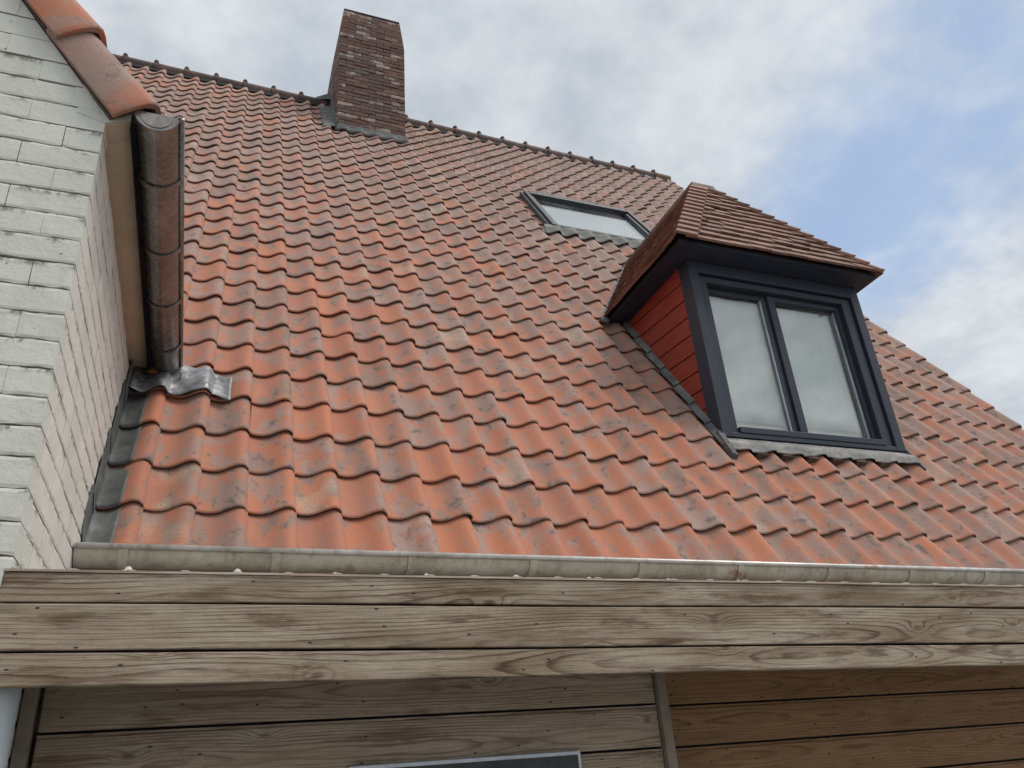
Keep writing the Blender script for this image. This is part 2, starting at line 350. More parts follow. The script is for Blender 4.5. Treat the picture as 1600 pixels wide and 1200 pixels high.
def clip(verts, faces, planes):
    """keep the side each plane normal points to"""
    bm = bmesh.new(); vs = [bm.verts.new(v) for v in verts]
    for f in faces:
        try: bm.faces.new([vs[i] for i in f])
        except ValueError: pass
    for p, n in planes:
        geom = bm.verts[:] + bm.edges[:] + bm.faces[:]
        r_ = bmesh.ops.bisect_plane(bm, geom=geom, plane_co=p, plane_no=n, clear_inner=True)
        ed = [e for e in r_['geom_cut'] if isinstance(e, bmesh.types.BMEdge)]
        if ed:
            try: bmesh.ops.contextual_create(bm, geom=ed)
            except Exception: pass
    bm.verts.index_update(); v = [x.co.copy() for x in bm.verts]; f = [tuple(q.index for q in fc.verts) for fc in bm.faces]; bm.free()
    return v, f

# ------------------------------------------------------------------ main roof
PIT = 0.99189; CP, SP = math.cos(PIT), math.sin(PIT); TW, TG = 0.21, 0.30974
UP = Vector((0, CP, SP)); NR = Vector((0, -SP, CP)); TAN = SP / CP
def roofp(x, s, h=0.0): return Vector((x, 0, 0)) + UP * s + NR * h
cu = np.array([0, .06, .14, .24, .36, .48, .58, .68, .77, .85, .92, .97, 1.0, 1.025])
cz = 1.2 * np.array([-.0105, -.0155, -.0190, -.0205, -.0185, -.0110, -.0005, .0100, .0180, .0212, .0190, .0125, .0050, -.0015])
def prof(u): return float(np.interp(u, cu, cz))
def prof_tile(x):           # roof surface relief at world x
    return prof((x / TW) % 1.0)
LEN = 0.375; TILT = .070; TTH = .0190
def tile_mesh():
    V, Fc, UV = [], [], []
    rows = [(0.0, -.0075), (.003, -.0022), (.009, .0006), (.020, 0.0), (LEN * .5, 0.0), (LEN, 0.0)]
    n = len(cu)
    for v, dh in rows:
        for u, z in zip(cu, cz): V.append((u * TW, v, z + dh - TILT * v)); UV.append((u, v / TG))
    nb = len(rows) * n
    for u, z in zip(cu, cz): V.append((u * TW, .012, z - TTH)); UV.append((u, 0))
    for u, z in zip(cu, cz): V.append((u * TW, .10, z - TTH - TILT * .1)); UV.append((u, .3))
    for a in range(len(rows) - 1):
        for b_ in range(n - 1): Fc.append((a * n + b_, a * n + b_ + 1, (a + 1) * n + b_ + 1, (a + 1) * n + b_))
    for b_ in range(n - 1):
        Fc.append((nb + b_, nb + b_ + 1, b_ + 1, b_)); Fc.append((nb + n + b_, nb + n + b_ + 1, nb + b_ + 1, nb + b_))
    Fc.append((n - 1, nb + n - 1, nb + 2 * n - 1, 4 * n - 1)); Fc.append((4 * n - 1, nb + 2 * n - 1, 6 * n - 1, 5 * n - 1))
    return V, Fc, UV
TV, TF, TUV = tile_mesh()
def set_uv(me, uvs):
    l = me.uv_layers.new(name='UVMap'); li = np.empty(len(me.loops), dtype=np.int32); me.loops.foreach_get('vertex_index', li)
    l.data.foreach_set('uv', np.asarray(uvs, dtype=np.float32)[li].ravel())
tme = bpy.data.meshes.new('roof_tile'); tme.from_pydata(TV, [], TF); set_uv(tme, TUV)
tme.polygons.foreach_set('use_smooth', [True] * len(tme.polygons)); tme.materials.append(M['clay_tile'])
tme.set_sharp_from_angle(angle=math.radians(50))
RB = Matrix((Vector((1, 0, 0)), UP, NR)).transposed().to_4x4()    # tile frame -> world

WING_T = math.radians(54); WZ0, WX0 = 1.045, -0.05
XW, YG = -0.187, -1.242
nW = Vector((math.sin(WING_T), 0, math.cos(WING_T)))
# dormer geometry
DX0, DX1, DY, DZ0, DZ1 = 3.42, 5.02, 0.47, 0.785, 2.215
EX0, EX1, EY, EZ = 3.22, 5.105, 0.265, 2.245
AX0, AX1, AY, AZ = 4.065, 4.265, 1.01, 3.50
nL = Vector((-(AZ - EZ), 0, AX0 - EX0)).normalized(); nRt = Vector((AZ - EZ, 0, EX1 - AX1)).normalized()
nF = Vector((0, -(AZ - EZ), AY - EY)).normalized()
# skylight and chimney footprints
KX0, KX1, KS0, KS1 = 3.50, 4.97, 5.06, 6.28
CX0, CX1, CY0, CY1, CZT = 1.335, 2.25, 4.28, 5.42, 8.93
ZONES = [
    [(roofp(KX0 + .03, 0), Vector((-1, 0, 0))), (roofp(KX1 - .03, 0), Vector((1, 0, 0))), (roofp(0, KS0 + .02), -UP), (roofp(0, KS1 - .03), UP)],
    [(Vector((DX0 + .03, 0, 0)), Vector((-1, 0, 0))), (Vector((DX1 - .03, 0, 0)), Vector((1, 0, 0))), (Vector((0, DY + .06, 0)), Vector((0, -1, 0))),
     (Vector((EX0, 0, EZ - .06)), nL), (Vector((EX1, 0, EZ - .06)), nRt)],
    [(Vector((CX0 + .03, 0, 0)), Vector((-1, 0, 0))), (Vector((CX1 - .03, 0, 0)), Vector((1, 0, 0))), (Vector((0, CY0 + .03, 0)), Vector((0, -1, 0)))],
    [(Vector((XW - .01, 0, 0)), Vector((1, 0, 0))), (Vector((WX0, 0, WZ0 - .12)), nW)],
]
def project(P):
    d = Vector(P) - CAM; return (800 + F * d.dot(r) / d.dot(fw), 600 + F * d.dot(dn) / d.dot(fw))
def ridge_d(x): return float(np.interp(x, [-2, 0, 1, 3, 5, 7], [-.03, -.05, -.06, -.10, -.17, -.19]))
def sag(x, s_): return ridge_d(x) * max(0, s_ / 9.36) ** 4
cells = []
for j in range(-1, 30):
    for i in range(-10, 34):
        x0, s0 = (i - 1) * TW, j * TG
        T = Matrix.Translation(roofp(x0 + rng.normal(0, .0016), s0 + sag(x0, s0) + rng.normal(0, .0038), rng.normal(0, .0014)))
        T = T @ RB @ Matrix.Rotation(rng.normal(0, .010), 4, 'Z') @ Matrix.Rotation(rng.normal(0, .010), 4, 'Y')
        quad = [roofp(x0 + a * TW, s0 + b_ * TG) for a, b_ in ((0, 0), (1, 0), (1, 1), (0, 1))]
        ctr = roofp(x0 + TW / 2, s0 + TG / 2); planes = []; drop = False
        for z in ZONES:
            inside = [all((q - p).dot(n) < 0 for p, n in z) for q in quad + [ctr]]
            if all(inside): drop = True; break
            if any(inside):
                planes.append(max(z, key=lambda pn: (ctr - pn[0]).dot(pn[1])))
            elif i < 0 and x0 < XW and (ctr - z[-1][0]).dot(z[-1][1]) < 0 and z is ZONES[3]: drop = True
        if drop or (i < 0 and roofp(0, s0 + TG).z < 1.0): continue
        pr = [project(q) for q in quad]
        area = abs(sum(pr[k][0] * pr[(k + 1) % 4][1] - pr[(k + 1) % 4][0] * pr[k][1] for k in range(4))) / 2
        cx, cy = sum(q[0] for q in pr) / 4, sum(q[1] for q in pr) / 4
        vis = -20 < cx < 1620 and -20 < cy < 905 and not (cx < 205 and cy < 560)
        cells.append((area if vis else 0, T, planes))
cells.sort(key=lambda c: -c[0])
roof = thing('tiled_roof', 'steep orange-red clay pantile roof of the main house with grey smudged tiles', 'roof', (3.4, 0, -.3))
RO = wpos(roof)
SV, SF, SU, SR = [], [], [], []
ntile = 0
for area, T, planes in cells:
    if ntile < 299 and area > 0:
        if planes:
            wv = [T @ Vector(v) for v in TV]; keep = [(p, n) for p, n in planes]
            v2, f2 = clip(wv, TF, keep)
            if len(f2) < 3: continue
            Ti = T.inverted(); lv = [Ti @ v for v in v2]
            me = bpy.data.meshes.new('roof_tile_cut'); me.from_pydata(lv, [], f2); set_uv(me, [(v.x / TW, v.y / TG) for v in lv])
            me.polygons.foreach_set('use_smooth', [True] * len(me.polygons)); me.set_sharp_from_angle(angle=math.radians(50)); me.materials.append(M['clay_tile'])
        else: me = tme
        o = bpy.data.objects.new('roof_tile', me); link(o, roof); o.matrix_basis = Matrix.Translation(-RO) @ T; ntile += 1
    else:
        wv = [T @ Vector(v) for v in TV]; f2 = TF; uv = TUV
        if planes:
            wv, f2 = clip(wv, TF, planes)
            if len(f2) < 3: continue
            Ti = T.inverted(); uv = [((Ti @ v).x / TW, (Ti @ v).y / TG) for v in wv]
        k = len(SV); SV += wv; SF += [tuple(q + k for q in f) for f in f2]; SU += list(uv); SR += [random.random()] * len(wv)
def stuff_tiles(name, V, Fc, U, Rn, mat, parent):
    base = wpos(parent); me = bpy.data.meshes.new(name); me.from_pydata([Vector(v) - base for v in V], [], Fc)
    if U is not None: set_uv(me, U)
    a = me.attributes.new('rnd', 'FLOAT', 'POINT'); a.data.foreach_set('value', Rn)
    me.polygons.foreach_set('use_smooth', [True] * len(me.polygons)); me.set_sharp_from_angle(angle=math.radians(50)); me.materials.append(M[mat])
    o = bpy.data.objects.new(name, me); link(o, parent); o['kind'] = 'stuff'; return o
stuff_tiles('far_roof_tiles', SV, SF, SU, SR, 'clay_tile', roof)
# boarding under the tiles, split round the dormer
def slab(name, quad, th, mat, parent, n=NR):
    return mesh(name, *prism([Vector(q) for q in quad], [Vector(q) - n * th for q in quad]), mat, parent)
XR = 33 * TW + .01
slab('roof_boarding', [roofp(XW + .01, -.27, -.088), roofp(DX0 + .05, -.27, -.088), roofp(DX0 + .05, 3.0, -.088), roofp(XW + .01, 3.0, -.088)], .02, 'underlay', roof)
slab('roof_boarding', [roofp(DX1 - .05, -.27, -.088), roofp(XR - .03, -.27, -.088), roofp(XR - .03, 3.0, -.088), roofp(DX1 - .05, 3.0, -.088)], .02, 'underlay', roof)
slab('roof_boarding', [roofp(DX0 + .05, -.27, -.088), roofp(DX1 - .05, -.27, -.088), roofp(DX1 - .05, .80, -.088), roofp(DX0 + .05, .80, -.088)], .02, 'underlay', roof)
slab('roof_boarding', [roofp(-2.6, 3.0, -.088), roofp(XR - .03, 3.0, -.088), roofp(XR - .03, 9.12, -.088), roofp(-2.6, 9.28, -.088)], .02, 'underlay', roof)
yr, zr = 9.36 * CP, 9.36 * SP
mesh('rear_roof_slope', *prism([(-2.6, yr + .05, zr - .10), (XR, yr + .05, zr - .28), (XR, 2 * yr + .3, -.2), (-2.6, 2 * yr + .3, -.2)],
     [(-2.6, yr + .03, zr - .16), (XR, yr + .03, zr - .34), (XR, 2 * yr + .25, -.25), (-2.6, 2 * yr + .25, -.25)]), 'ridge_clay', roof)
# ridge tiles
def ridge_pt(x):
    t_ = 9.36 + ridge_d(x); return Vector((x, t_ * CP + .02, t_ * SP + .012))
def arc_tile(x0, x1, rad0, rad1, collar):
    V, Fc = [], []; secs = [(x0, rad0 + .008), (x0 + .05, rad0 + .008), (x0 + .055, rad0), (x1, rad1)]; n = 11
    for x, rd in secs:
        c_ = ridge_pt(x)
        for k in range(n):
            a = math.radians(-30 + 240 * k / (n - 1)); V.append(c_ + Vector((0, -math.cos(a) * rd, math.sin(a) * rd - .05)))
    for s in range(3):
        for k in range(n - 1): Fc.append((s * n + k, s * n + k + 1, (s + 1) * n + k + 1, (s + 1) * n + k))
    Fc.append(tuple(range(n))); Fc.append(tuple(range(3 * n, 4 * n))[::-1])
    return V, Fc
x = -2.55
while x < 6.85:
    if not (CX0 - .30 < x < CX1 + .02):
        vf = arc_tile(x + .006, min(x + .386, XR + .02), .090, .084, .0)
        o = mesh('ridge_tile', *vf, 'ridge_clay', roof, smooth=True, centre=True); o.data.set_sharp_from_angle(angle=math.radians(45))
        kn = []; cc = ridge_pt(x + .03) + Vector((0, 0, .055))
        bm = bmesh.new(); bmesh.ops.create_icosphere(bm, subdivisions=2, radius=.048)
        for v in bm.verts: v.co = Vector((v.co.x * .8, v.co.y * 1.5, v.co.z * .95)) + cc
        bm.verts.index_update()
        mesh('ridge_knob', [v.co.copy() for v in bm.verts], [tuple(q.index for q in f.verts) for f in bm.faces], 'ridge_clay', roof, smooth=True, centre=True); bm.free()
    x += .383
# mortar bed under the ridge, shadow band painted as its near-black colour
bx = np.linspace(-2.55, XR - .02, 24)
mesh('ridge_bed_shade', *sheet([[roofp(x_, 9.36 + ridge_d(x_) + a, h_) for x_ in bx] for a, h_ in ((-.20, -.012), (-.10, .004), (-.02, .03))], .05, -NR), 'dark_gap', roof)

# ------------------------------------------------------------------ house body (behind gutter and shed)
hw = thing('house_wall', 'pale rendered house wall just under the zinc eaves gutter', 'wall', (3, .3, -2.75))
mesh('front_wall', *box(XW + .006, XR - .15, .04, .30, -2.75, -.17), 'plain_render', hw)
mesh('end_wall', *prism([(XR - .2, .05, -2.75), (XR - .2, 2 * yr, -2.75), (XR - .2, 2 * yr, -.35), (XR - .2, yr, zr - .45), (XR - .2, .05, -.15)],
     [(XR - .05, .05, -2.75), (XR - .05, 2 * yr, -2.75), (XR - .05, 2 * yr, -.35), (XR - .05, yr, zr - .45), (XR - .05, .05, -.15)]), 'plain_render', hw)
g = mesh('ground', *prism([(-150, -150, -2.75), (150, -150, -2.75), (150, 150, -2.75), (-150, 150, -2.75)], [(-150, -150, -2.95), (150, -150, -2.95), (150, 150, -2.95), (-150, 150, -2.95)]), 'ground_mat')
g['kind'] = 'structure'

# ------------------------------------------------------------------ gutters
def gutter(name, label, axis, a0, a1, cen, rad, mat, straps, ends, lip_sign, slope=0.0, strap_w=.03, lap=None):
    """half round gutter along axis 'x' or 'y'"""
    t = thing(name, label, 'gutter', (a0, cen[0], cen[1]) if axis == 'x' else (cen[0], a0, cen[1]))
    def P(a, c, z):
        z = z + slope * (a - a0)
        return Vector((a, c, z)) if axis == 'x' else Vector((c, a, z))
    n = 20
    def ring(a, rd, dz=0): return [P(a, cen[0] + math.cos(math.pi * k / n) * rd, cen[1] - math.sin(math.pi * k / n) * rd + dz) for k in range(n + 1)]
    def trough(b0, b1, ro, th):
        V = ring(b0, ro) + ring(b1, ro) + ring(b0, ro - th) + ring(b1, ro - th); m_ = n + 1; Fc = []
        for k in range(n):
            Fc += [(k, k + 1, m_ + k + 1, m_ + k), (2 * m_ + k, 3 * m_ + k, 3 * m_ + k + 1, 2 * m_ + k + 1), (k, 2 * m_ + k, 2 * m_ + k + 1, k + 1), (m_ + k, m_ + k + 1, 3 * m_ + k + 1, 3 * m_ + k)]
        Fc += [(0, m_, 3 * m_, 2 * m_), (n, 2 * m_ + n, 3 * m_ + n, m_ + n)]
        return V, Fc
    if lap is None: lap = [a0, a1]
    tr = None
    for k in range(len(lap) - 1):
        vf = trough(lap[k] + .001, lap[k + 1], rad, .003)
        tr = mesh('trough', *vf, mat, t, smooth=True); tr.data.set_sharp_from_angle(angle=math.radians(60))
    # rolled lip
    lc = cen[0] + lip_sign * (rad + .006)
    V, Fc = [], []
    for a in (a0, a1):
        for k in range(10):
            q = 2 * math.pi * k / 10; V.append(P(a, lc + math.cos(q) * .011, cen[1] + math.sin(q) * .011 - .002))
    Fc = [(k, (k + 1) % 10, 10 + (k + 1) % 10, 10 + k) for k in range(10)] + [tuple(range(10)), tuple(range(10, 20))]
    mesh('rolled_lip', V, Fc, 'zinc_lip' if mat == 'zinc' else mat, t, smooth=True)
    for s in straps: 
        o = mesh('bracket', *trough(s - strap_w / 2, s + strap_w / 2, rad + .0075, .006), mat, t, smooth=True); o.data.set_sharp_from_angle(angle=math.radians(60))
    for e, sg in ends:
        A = ring(e, rad + .002); B = ring(e + .006 * sg, rad + .002); A2 = ring(e - .003 * sg, rad * .72); B2 = ring(e + .002 * sg, rad * .72)
        A2 = [p - Vector((0, 0, .012)) for p in A2]; B2 = [p - Vector((0, 0, .012)) for p in B2]
        cap = mesh('end_cap', *prism(A, B), mat, t); mesh('end_cap_emboss', *prism(A2, B2), mat, cap)
    return t
gutter('wing_gutter', 'brown-grey half-round zinc gutter hanging along the eaves of the white brick wing', 'y', YG - .03, .60, (-.029, .985), .0705, 'zinc_brown',
       [-.96, -.52, -.10, .34], [(YG - .03, 1)], 1, 0.0, .028)
gutter('eaves_gutter', 'long weathered half-round zinc gutter at the foot of the tiled roof', 'x', XW + .004, 7.0, (-.245, -.266), .068, 'zinc',
       [-.018 + .5535 * k for k in range(13)], [(XW + .004, 1)], -1, -.0048, .034)

# ------------------------------------------------------------------ white brick wing
wing = thing('brick_wing', 'white painted brick wing with a tiled gable verge at the left', 'house wing', (-.9, -.5, -2.75))
WO = wpos(wing)
H = .0898; Z0 = .53 - 40 * H
core = mesh('wall_core', *prism([(-2.4, YG + .016, -2.75), (XW - .016, YG + .016, -2.75), (XW - .016, YG + .016, .955), (-1.3, YG + .016, .955 + 1.535), (-2.4, YG + .016, 2.49)],
        [(-2.4, 1.6, -2.75), (XW - .016, 1.6, -2.75), (XW - .016, 1.6, .955), (-1.3, 1.6, 2.49), (-2.4, 1.6, 2.49)]), 'paint_joint', wing)
def brick_mesh(nm, mat, amp=.05, nx=6, nz=3):
    # unit brick, seen face -y is a lumpy grid with worn edges
    V, Fc = [], []
    for a in range(nz + 1):
        for b_ in range(nx + 1):
            ex, ez = b_ in (0, nx), a in (0, nz)
            V.append((-.5 + b_ / nx + (0 if ex else rng.normal(0, .02)), -.5 + (.020 if ez else 0) + (.008 if ex else 0) + rng.normal(0, .005), -.5 + (0, .10, .90, 1)[a] + (rng.normal(0, amp * .6) if ez else rng.normal(0, .012))))
    n0 = len(V); w_ = nx + 1
    for a in range(nz):
        for b_ in range(nx): Fc.append((a * w_ + b_, a * w_ + b_ + 1, (a + 1) * w_ + b_ + 1, (a + 1) * w_ + b_))
    rim = list(range(w_)) + [a * w_ + nx for a in range(1, nz + 1)] + [nz * w_ + b_ for b_ in range(nx - 1, -1, -1)] + [a * w_ for a in range(nz - 1, 0, -1)]
    for q in rim: V.append((V[q][0], .5, V[q][2]))
    m_ = len(rim)
    for k in range(m_): Fc.append((rim[k], rim[(k + 1) % m_], n0 + (k + 1) % m_, n0 + k))
    me = bpy.data.meshes.new(nm); me.from_pydata(V, [], Fc)
    bm = bmesh.new(); bm.from_mesh(me); bmesh.ops.recalc_face_normals(bm, faces=bm.faces); bm.to_mesh(me); bm.free()
    me.materials.append(M[mat]); return me
class Pool(list): pass
def pool(nm, mat, n, **k): return [brick_mesh(nm, mat, **k) for _ in range(n)]
bf, bs, bc = pool('brick_front', 'paint_shaded_front', 12, amp=.03), pool('brick_side', 'paint_lit_side', 8, amp=.012), pool('brick_chimney', 'chimney_brick', 6, nx=2)
def place_brick(me, parent, PO, cx, cy, cz, lx, ly, lz, rotz=0, jit=1.0, name='brick'):
    o = bpy.data.objects.new(name, me[int(rng.integers(len(me)))]); link(o, parent)
    T = Matrix.Translation(Vector((cx, cy, cz)) - PO) @ Matrix.Rotation(rotz, 4, 'Z') @ Matrix.Rotation(rng.normal(0, .004 * jit), 4, 'Y') @ Matrix.Diagonal((lx, ly, lz, 1))
    o.matrix_basis = T; return o
RK = lambda xx: .955 + (XW - xx) * math.tan(WING_T)      # brickwork stops under the verge
for k in range(14, 60):
    zb = Z0 + k * H; zt = zb + H - .0055
    if zb > 1.9: break
    ln = .222; half = (k % 2) * .5
    xe = XW; first = ln * (1.0 if k % 2 == 0 else .5)
    xs = [XW, XW - first]
    while xs[-1] > -1.3: xs.append(xs[-1] - ln)
    for q in range(len(xs) - 1):
        hg = .0022 if rng.random() > .75 else .0004; a, b_ = xs[q + 1] + hg, xs[q] - (.0004 if q else 0)
        proud = rng.normal(0, .0009)
        if project(((a + b_) / 2, YG, zb))[0] < -330: continue
        if RK(a) < zb: continue
        if RK(b_) >= zt: place_brick(bf, wing, WO, (a + b_) / 2, YG + .05 + proud, (zb + zt) / 2, b_ - a, .10, zt - zb)
        else:
            v, f = clip(*[*box(a, b_, YG + proud, YG + .1, zb, zt)], [(Vector((XW, 0, .955)), -nW)])
            if len(f) > 3: mesh('brick', v, f, 'paint_shaded_front', wing, centre=True)
    # side wall, seen face +x
    y0 = YG + .10; ys = [y0, y0 + (.12 if k % 2 == 0 else .23)]
    while ys[-1] < 1.0: ys.append(ys[-1] + ln)
    if zt < .945:
        for q in range(len(ys) - 1):
            a, b_ = ys[q] + .0006, ys[q + 1] - .0006
            if b_ * TAN > zt + .5 and (a) * TAN > zt + .15: continue
            place_brick(bs, wing, WO, XW - .05 + rng.normal(0, .0008), (a + b_) / 2, (zb + zt) / 2, b_ - a, .10, zt - zb, math.pi / 2)
# kneeler, soffit board and black strip painting the shaded gap behind gutter
mesh('kneeler', *prism([(XW - .002, YG + .001, .930), (-.112, YG + .001, .968), (-.112, YG + .001, 1.0), (XW - .09, YG + .001, 1.09), (XW - .09, YG + .001, .955)],
     [(XW - .002, YG + .10, .930), (-.112, YG + .10, .968), (-.112, YG + .10, 1.0), (XW - .09, YG + .10, 1.09), (XW - .09, YG + .10, .955)]), 'paint_shaded_front', wing)
mesh('soffit_board', *prism([(XW - .03, YG + .102, .926), (-.112, YG + .102, .966), (-.112, YG + .102, .99), (XW - .03, YG + .102, .99)],
     [(XW - .03, .66, .926), (-.112, .66, .966), (-.112, .66, .99), (XW - .03, .66, .99)]), 'soffit_paint', wing)
mesh('soffit_nosing', *prism([(XW - .004, YG + .006, .9285), (-.114, YG + .006, .9665), (-.114, YG + .006, .96), (XW - .004, YG + .006, .922)],
     [(XW - .004, YG + .10, .9285), (-.114, YG + .10, .9665), (-.114, YG + .10, .96), (XW - .004, YG + .10, .922)]), 'soffit_paint', wing)
mesh('gutter_gap_shade', *box(-.1115, -.1085, YG + .004, .64, .925, 1.02), 'dark_gap', wing)
# verge tiles
tR = Vector((-math.cos(WING_T), 0, math.sin(WING_T)))
VB = Vector((-.164, 0, .929)); VL = .372
vsec = [(0.0, -1.268), (.03, -1.2745), (.075, -1.277), (.108, -1.274), (.130, -1.264), (.145, -1.245), (.151, -1.215), (.152, -1.16), (.148, -1.04)]
def verge(k):
    V, Fc = [], []; m_ = len(vsec)
    for (tt, off) in ((0, .022), (.006, .026), (.03, .023), (VL * .6, .008), (VL + .06, -.005)):
        for (n_, y_) in vsec:
            V.append(VB + tR * (k * VL + tt) + nW * (n_ + off * (1.0 if n_ > .1 else .25)) + Vector((0, y_ - off * .8, 0)))
    for (tt, off) in ((VL + .06, -.005), (.1, .016), (0.001, .022)):
        for (n_, y_) in vsec:
            c_ = min(1, max(0, (n_) / .151)); V.append(VB + tR * (k * VL + tt) + nW * (n_ - .017 * c_ + off * (1.0 if n_ > .1 else .25)) + Vector((0, y_ + .017 * (1 if n_ < .14 else .3) - off * .8, 0)))
    nr = 8
    for s in range(nr):
        for b_ in range(m_ - 1): Fc.append((s * m_ + b_, s * m_ + b_ + 1, ((s + 1) % nr) * m_ + b_ + 1, ((s + 1) % nr) * m_ + b_))
    for b_ in (0, m_ - 1): Fc.append(tuple(s * m_ + b_ for s in range(nr)))
    o = mesh('verge_tile', V, Fc, 'clay_tile', wing, smooth=True, centre=True)
    me = o.data; uvs = [((v.co.z + v.co.y) * 3.3, v.co.x * 2.6 + .3) for v in me.vertices]; set_uv(me, uvs); me.set_sharp_from_angle(angle=math.radians(45))
for k in range(5): verge(k)
mesh('verge_mortar', *prism([VB + tR * .02 + Vector((0, YG - .012, 0)) + nW * .0, VB + tR * 1.9 + Vector((0, YG - .012, 0)), VB + tR * 1.9 + nW * .12 + Vector((0, YG - .012, 0)), VB + tR * .02 + nW * .12 + Vector((0, YG - .012, 0))],
     [VB + tR * .02 + Vector((0, YG + .05, 0)), VB + tR * 1.9 + Vector((0, YG + .05, 0)), VB + tR * 1.9 + nW * .12 + Vector((0, YG + .05, 0)), VB + tR * .02 + nW * .12 + Vector((0, YG + .05, 0))]), 'ridge_clay', wing)
# wing roof slope (seen only from the side): pantiles running back
WV, WF, WU, WR_ = [], [], [], []
B3 = Matrix((Vector((0, 1, 0)), tR, nW)).transposed().to_4x4()
for j in range(0, 7):
    for i in range(0, 17):
        y0 = YG + .12 + i * TW; p0 = Vector((WX0 + .02, y0, WZ0 - .02)) + tR * (j * TG)
        if y0 * TAN > p0.z + .55: continue
        T = Matrix.Translation(p0) @ B3; kk = len(WV)
        WV += [T @ Vector(v) for v in TV]; WF += [tuple(q + kk for q in f) for f in TF]; WU += TUV; WR_ += [random.random()] * len(TV)
stuff_tiles('wing_roof_tiles', WV, WF, WU, WR_, 'clay_tile', wing)

# ------------------------------------------------------------------ lead work along the wing wall
fl = thing('wall_flashing', 'dark grey lead step flashing where the white wing meets the tiles', 'flashing', (XW, 0, 0))
for k in range(7):      # overlapping upstand pieces against the wall
    s0 = -.26 + k * .21; s1 = s0 + .25; dz = .004 * (k % 2)
    v = [Vector((XW + .003 + dz, 0, 0)) + UP * a + NR * h for a, h in ((s0, -.02), (s1, -.02), (s1, .105 + .012 * math.sin(k * 2.1)), (s1 - .03, .125), (s0 + .01, .085))]
    mesh('upstand', *prism(v, [p + Vector((.003, 0, 0)) for p in v]), 'lead', fl)
for j in range(-1, 4):      # one dressed lead soaker for every course
    grid = []
    xs = np.linspace(XW + .004, -.080 + rng.normal(0, .004), 9)
    for v in (-.004, .0, .02, .15, .30):
        row = []
        for xx in xs:
            h = prof((xx + TW) / TW) + .005 - TILT * max(v, 0) + (-.012 if v < 0 else 0) + (.022 * max(0, 1 - (xx - XW) / .016))
            row.append(roofp(xx, j * TG + v, h))
        grid.append(row)
    mesh('soaker', *sheet(grid, .003, -NR), 'lead', fl, smooth=True)
# crumpled saddle below the gutter end
grid = []
for a in np.linspace(0, 1, 17):
    row = []
    for b_ in np.linspace(0, 1, 33):
        xx = XW + .012 + b_ * .49; s = 3 * TG - .012 + a * .27 + .05 * (b_ - .5) * (1 - a) - .05 * (b_ > .86) * (b_ - .86) / .14
        s -= .03 * max(0, b_ - .8) * (1 - a)
        h = prof_tile(xx) + .024 - TILT * max(0, s - 3 * TG) * .7
        h += .010 * math.sin(9 * b_ + 4 * a) * a + .0035 * math.sin(41 * b_ + 17 * a) * math.sin(9 * a) + .0055 * math.sin(23 * b_ - 11 * a + 1) * math.sin(13 * a + 2) + .035 * max(0, 1 - b_ / .12)
        h += .028 * math.exp(-((b_ - .45) / .12) ** 2) * a
        row.append(roofp(xx, s, h))
    grid.append(row)
sad = tag(mesh('lead_saddle', *sheet(grid, .003, -NR), 'lead_bright', None, smooth=True), 'crumpled shiny lead sheet on the tiles below the wing gutter end', 'lead sheet')
nail = mesh('nail', *prism([roofp(.055 + .006 * math.cos(q), 3.45 * TG + .006 * math.sin(q), .0) for q in np.linspace(0, 6.28, 7)[:-1]], [roofp(.055 + .006 * math.cos(q), 3.45 * TG + .006 * math.sin(q), .05) for q in np.linspace(0, 6.28, 7)[:-1]]), 'silver', sad)
# kick-out lead beside gutter end
mesh('corner_sheet', *sheet([[Vector((XW + .006, .50, .80)), Vector((-.12, .52, .83)), Vector((-.07, .56, .845))], [Vector((XW + .006, .60, .985)), Vector((-.12, .62, .955)), Vector((-.085, .63, .93))]], .003, (0, 0, -1)), 'lead', fl)
lf = tag(mesh('dead_leaf', *sheet([[roofp(-.115, 3.42 * TG, .035), roofp(-.09, 3.36 * TG, .04), roofp(-.06, 3.42 * TG, .03)], [roofp(-.11, 3.50 * TG, .03), roofp(-.085, 3.50 * TG, .045), roofp(-.065, 3.52 * TG, .03)]], .001, -NR), 'brass_leaf'),
         'small ochre dead leaf caught on the crumpled lead sheet', 'leaf')

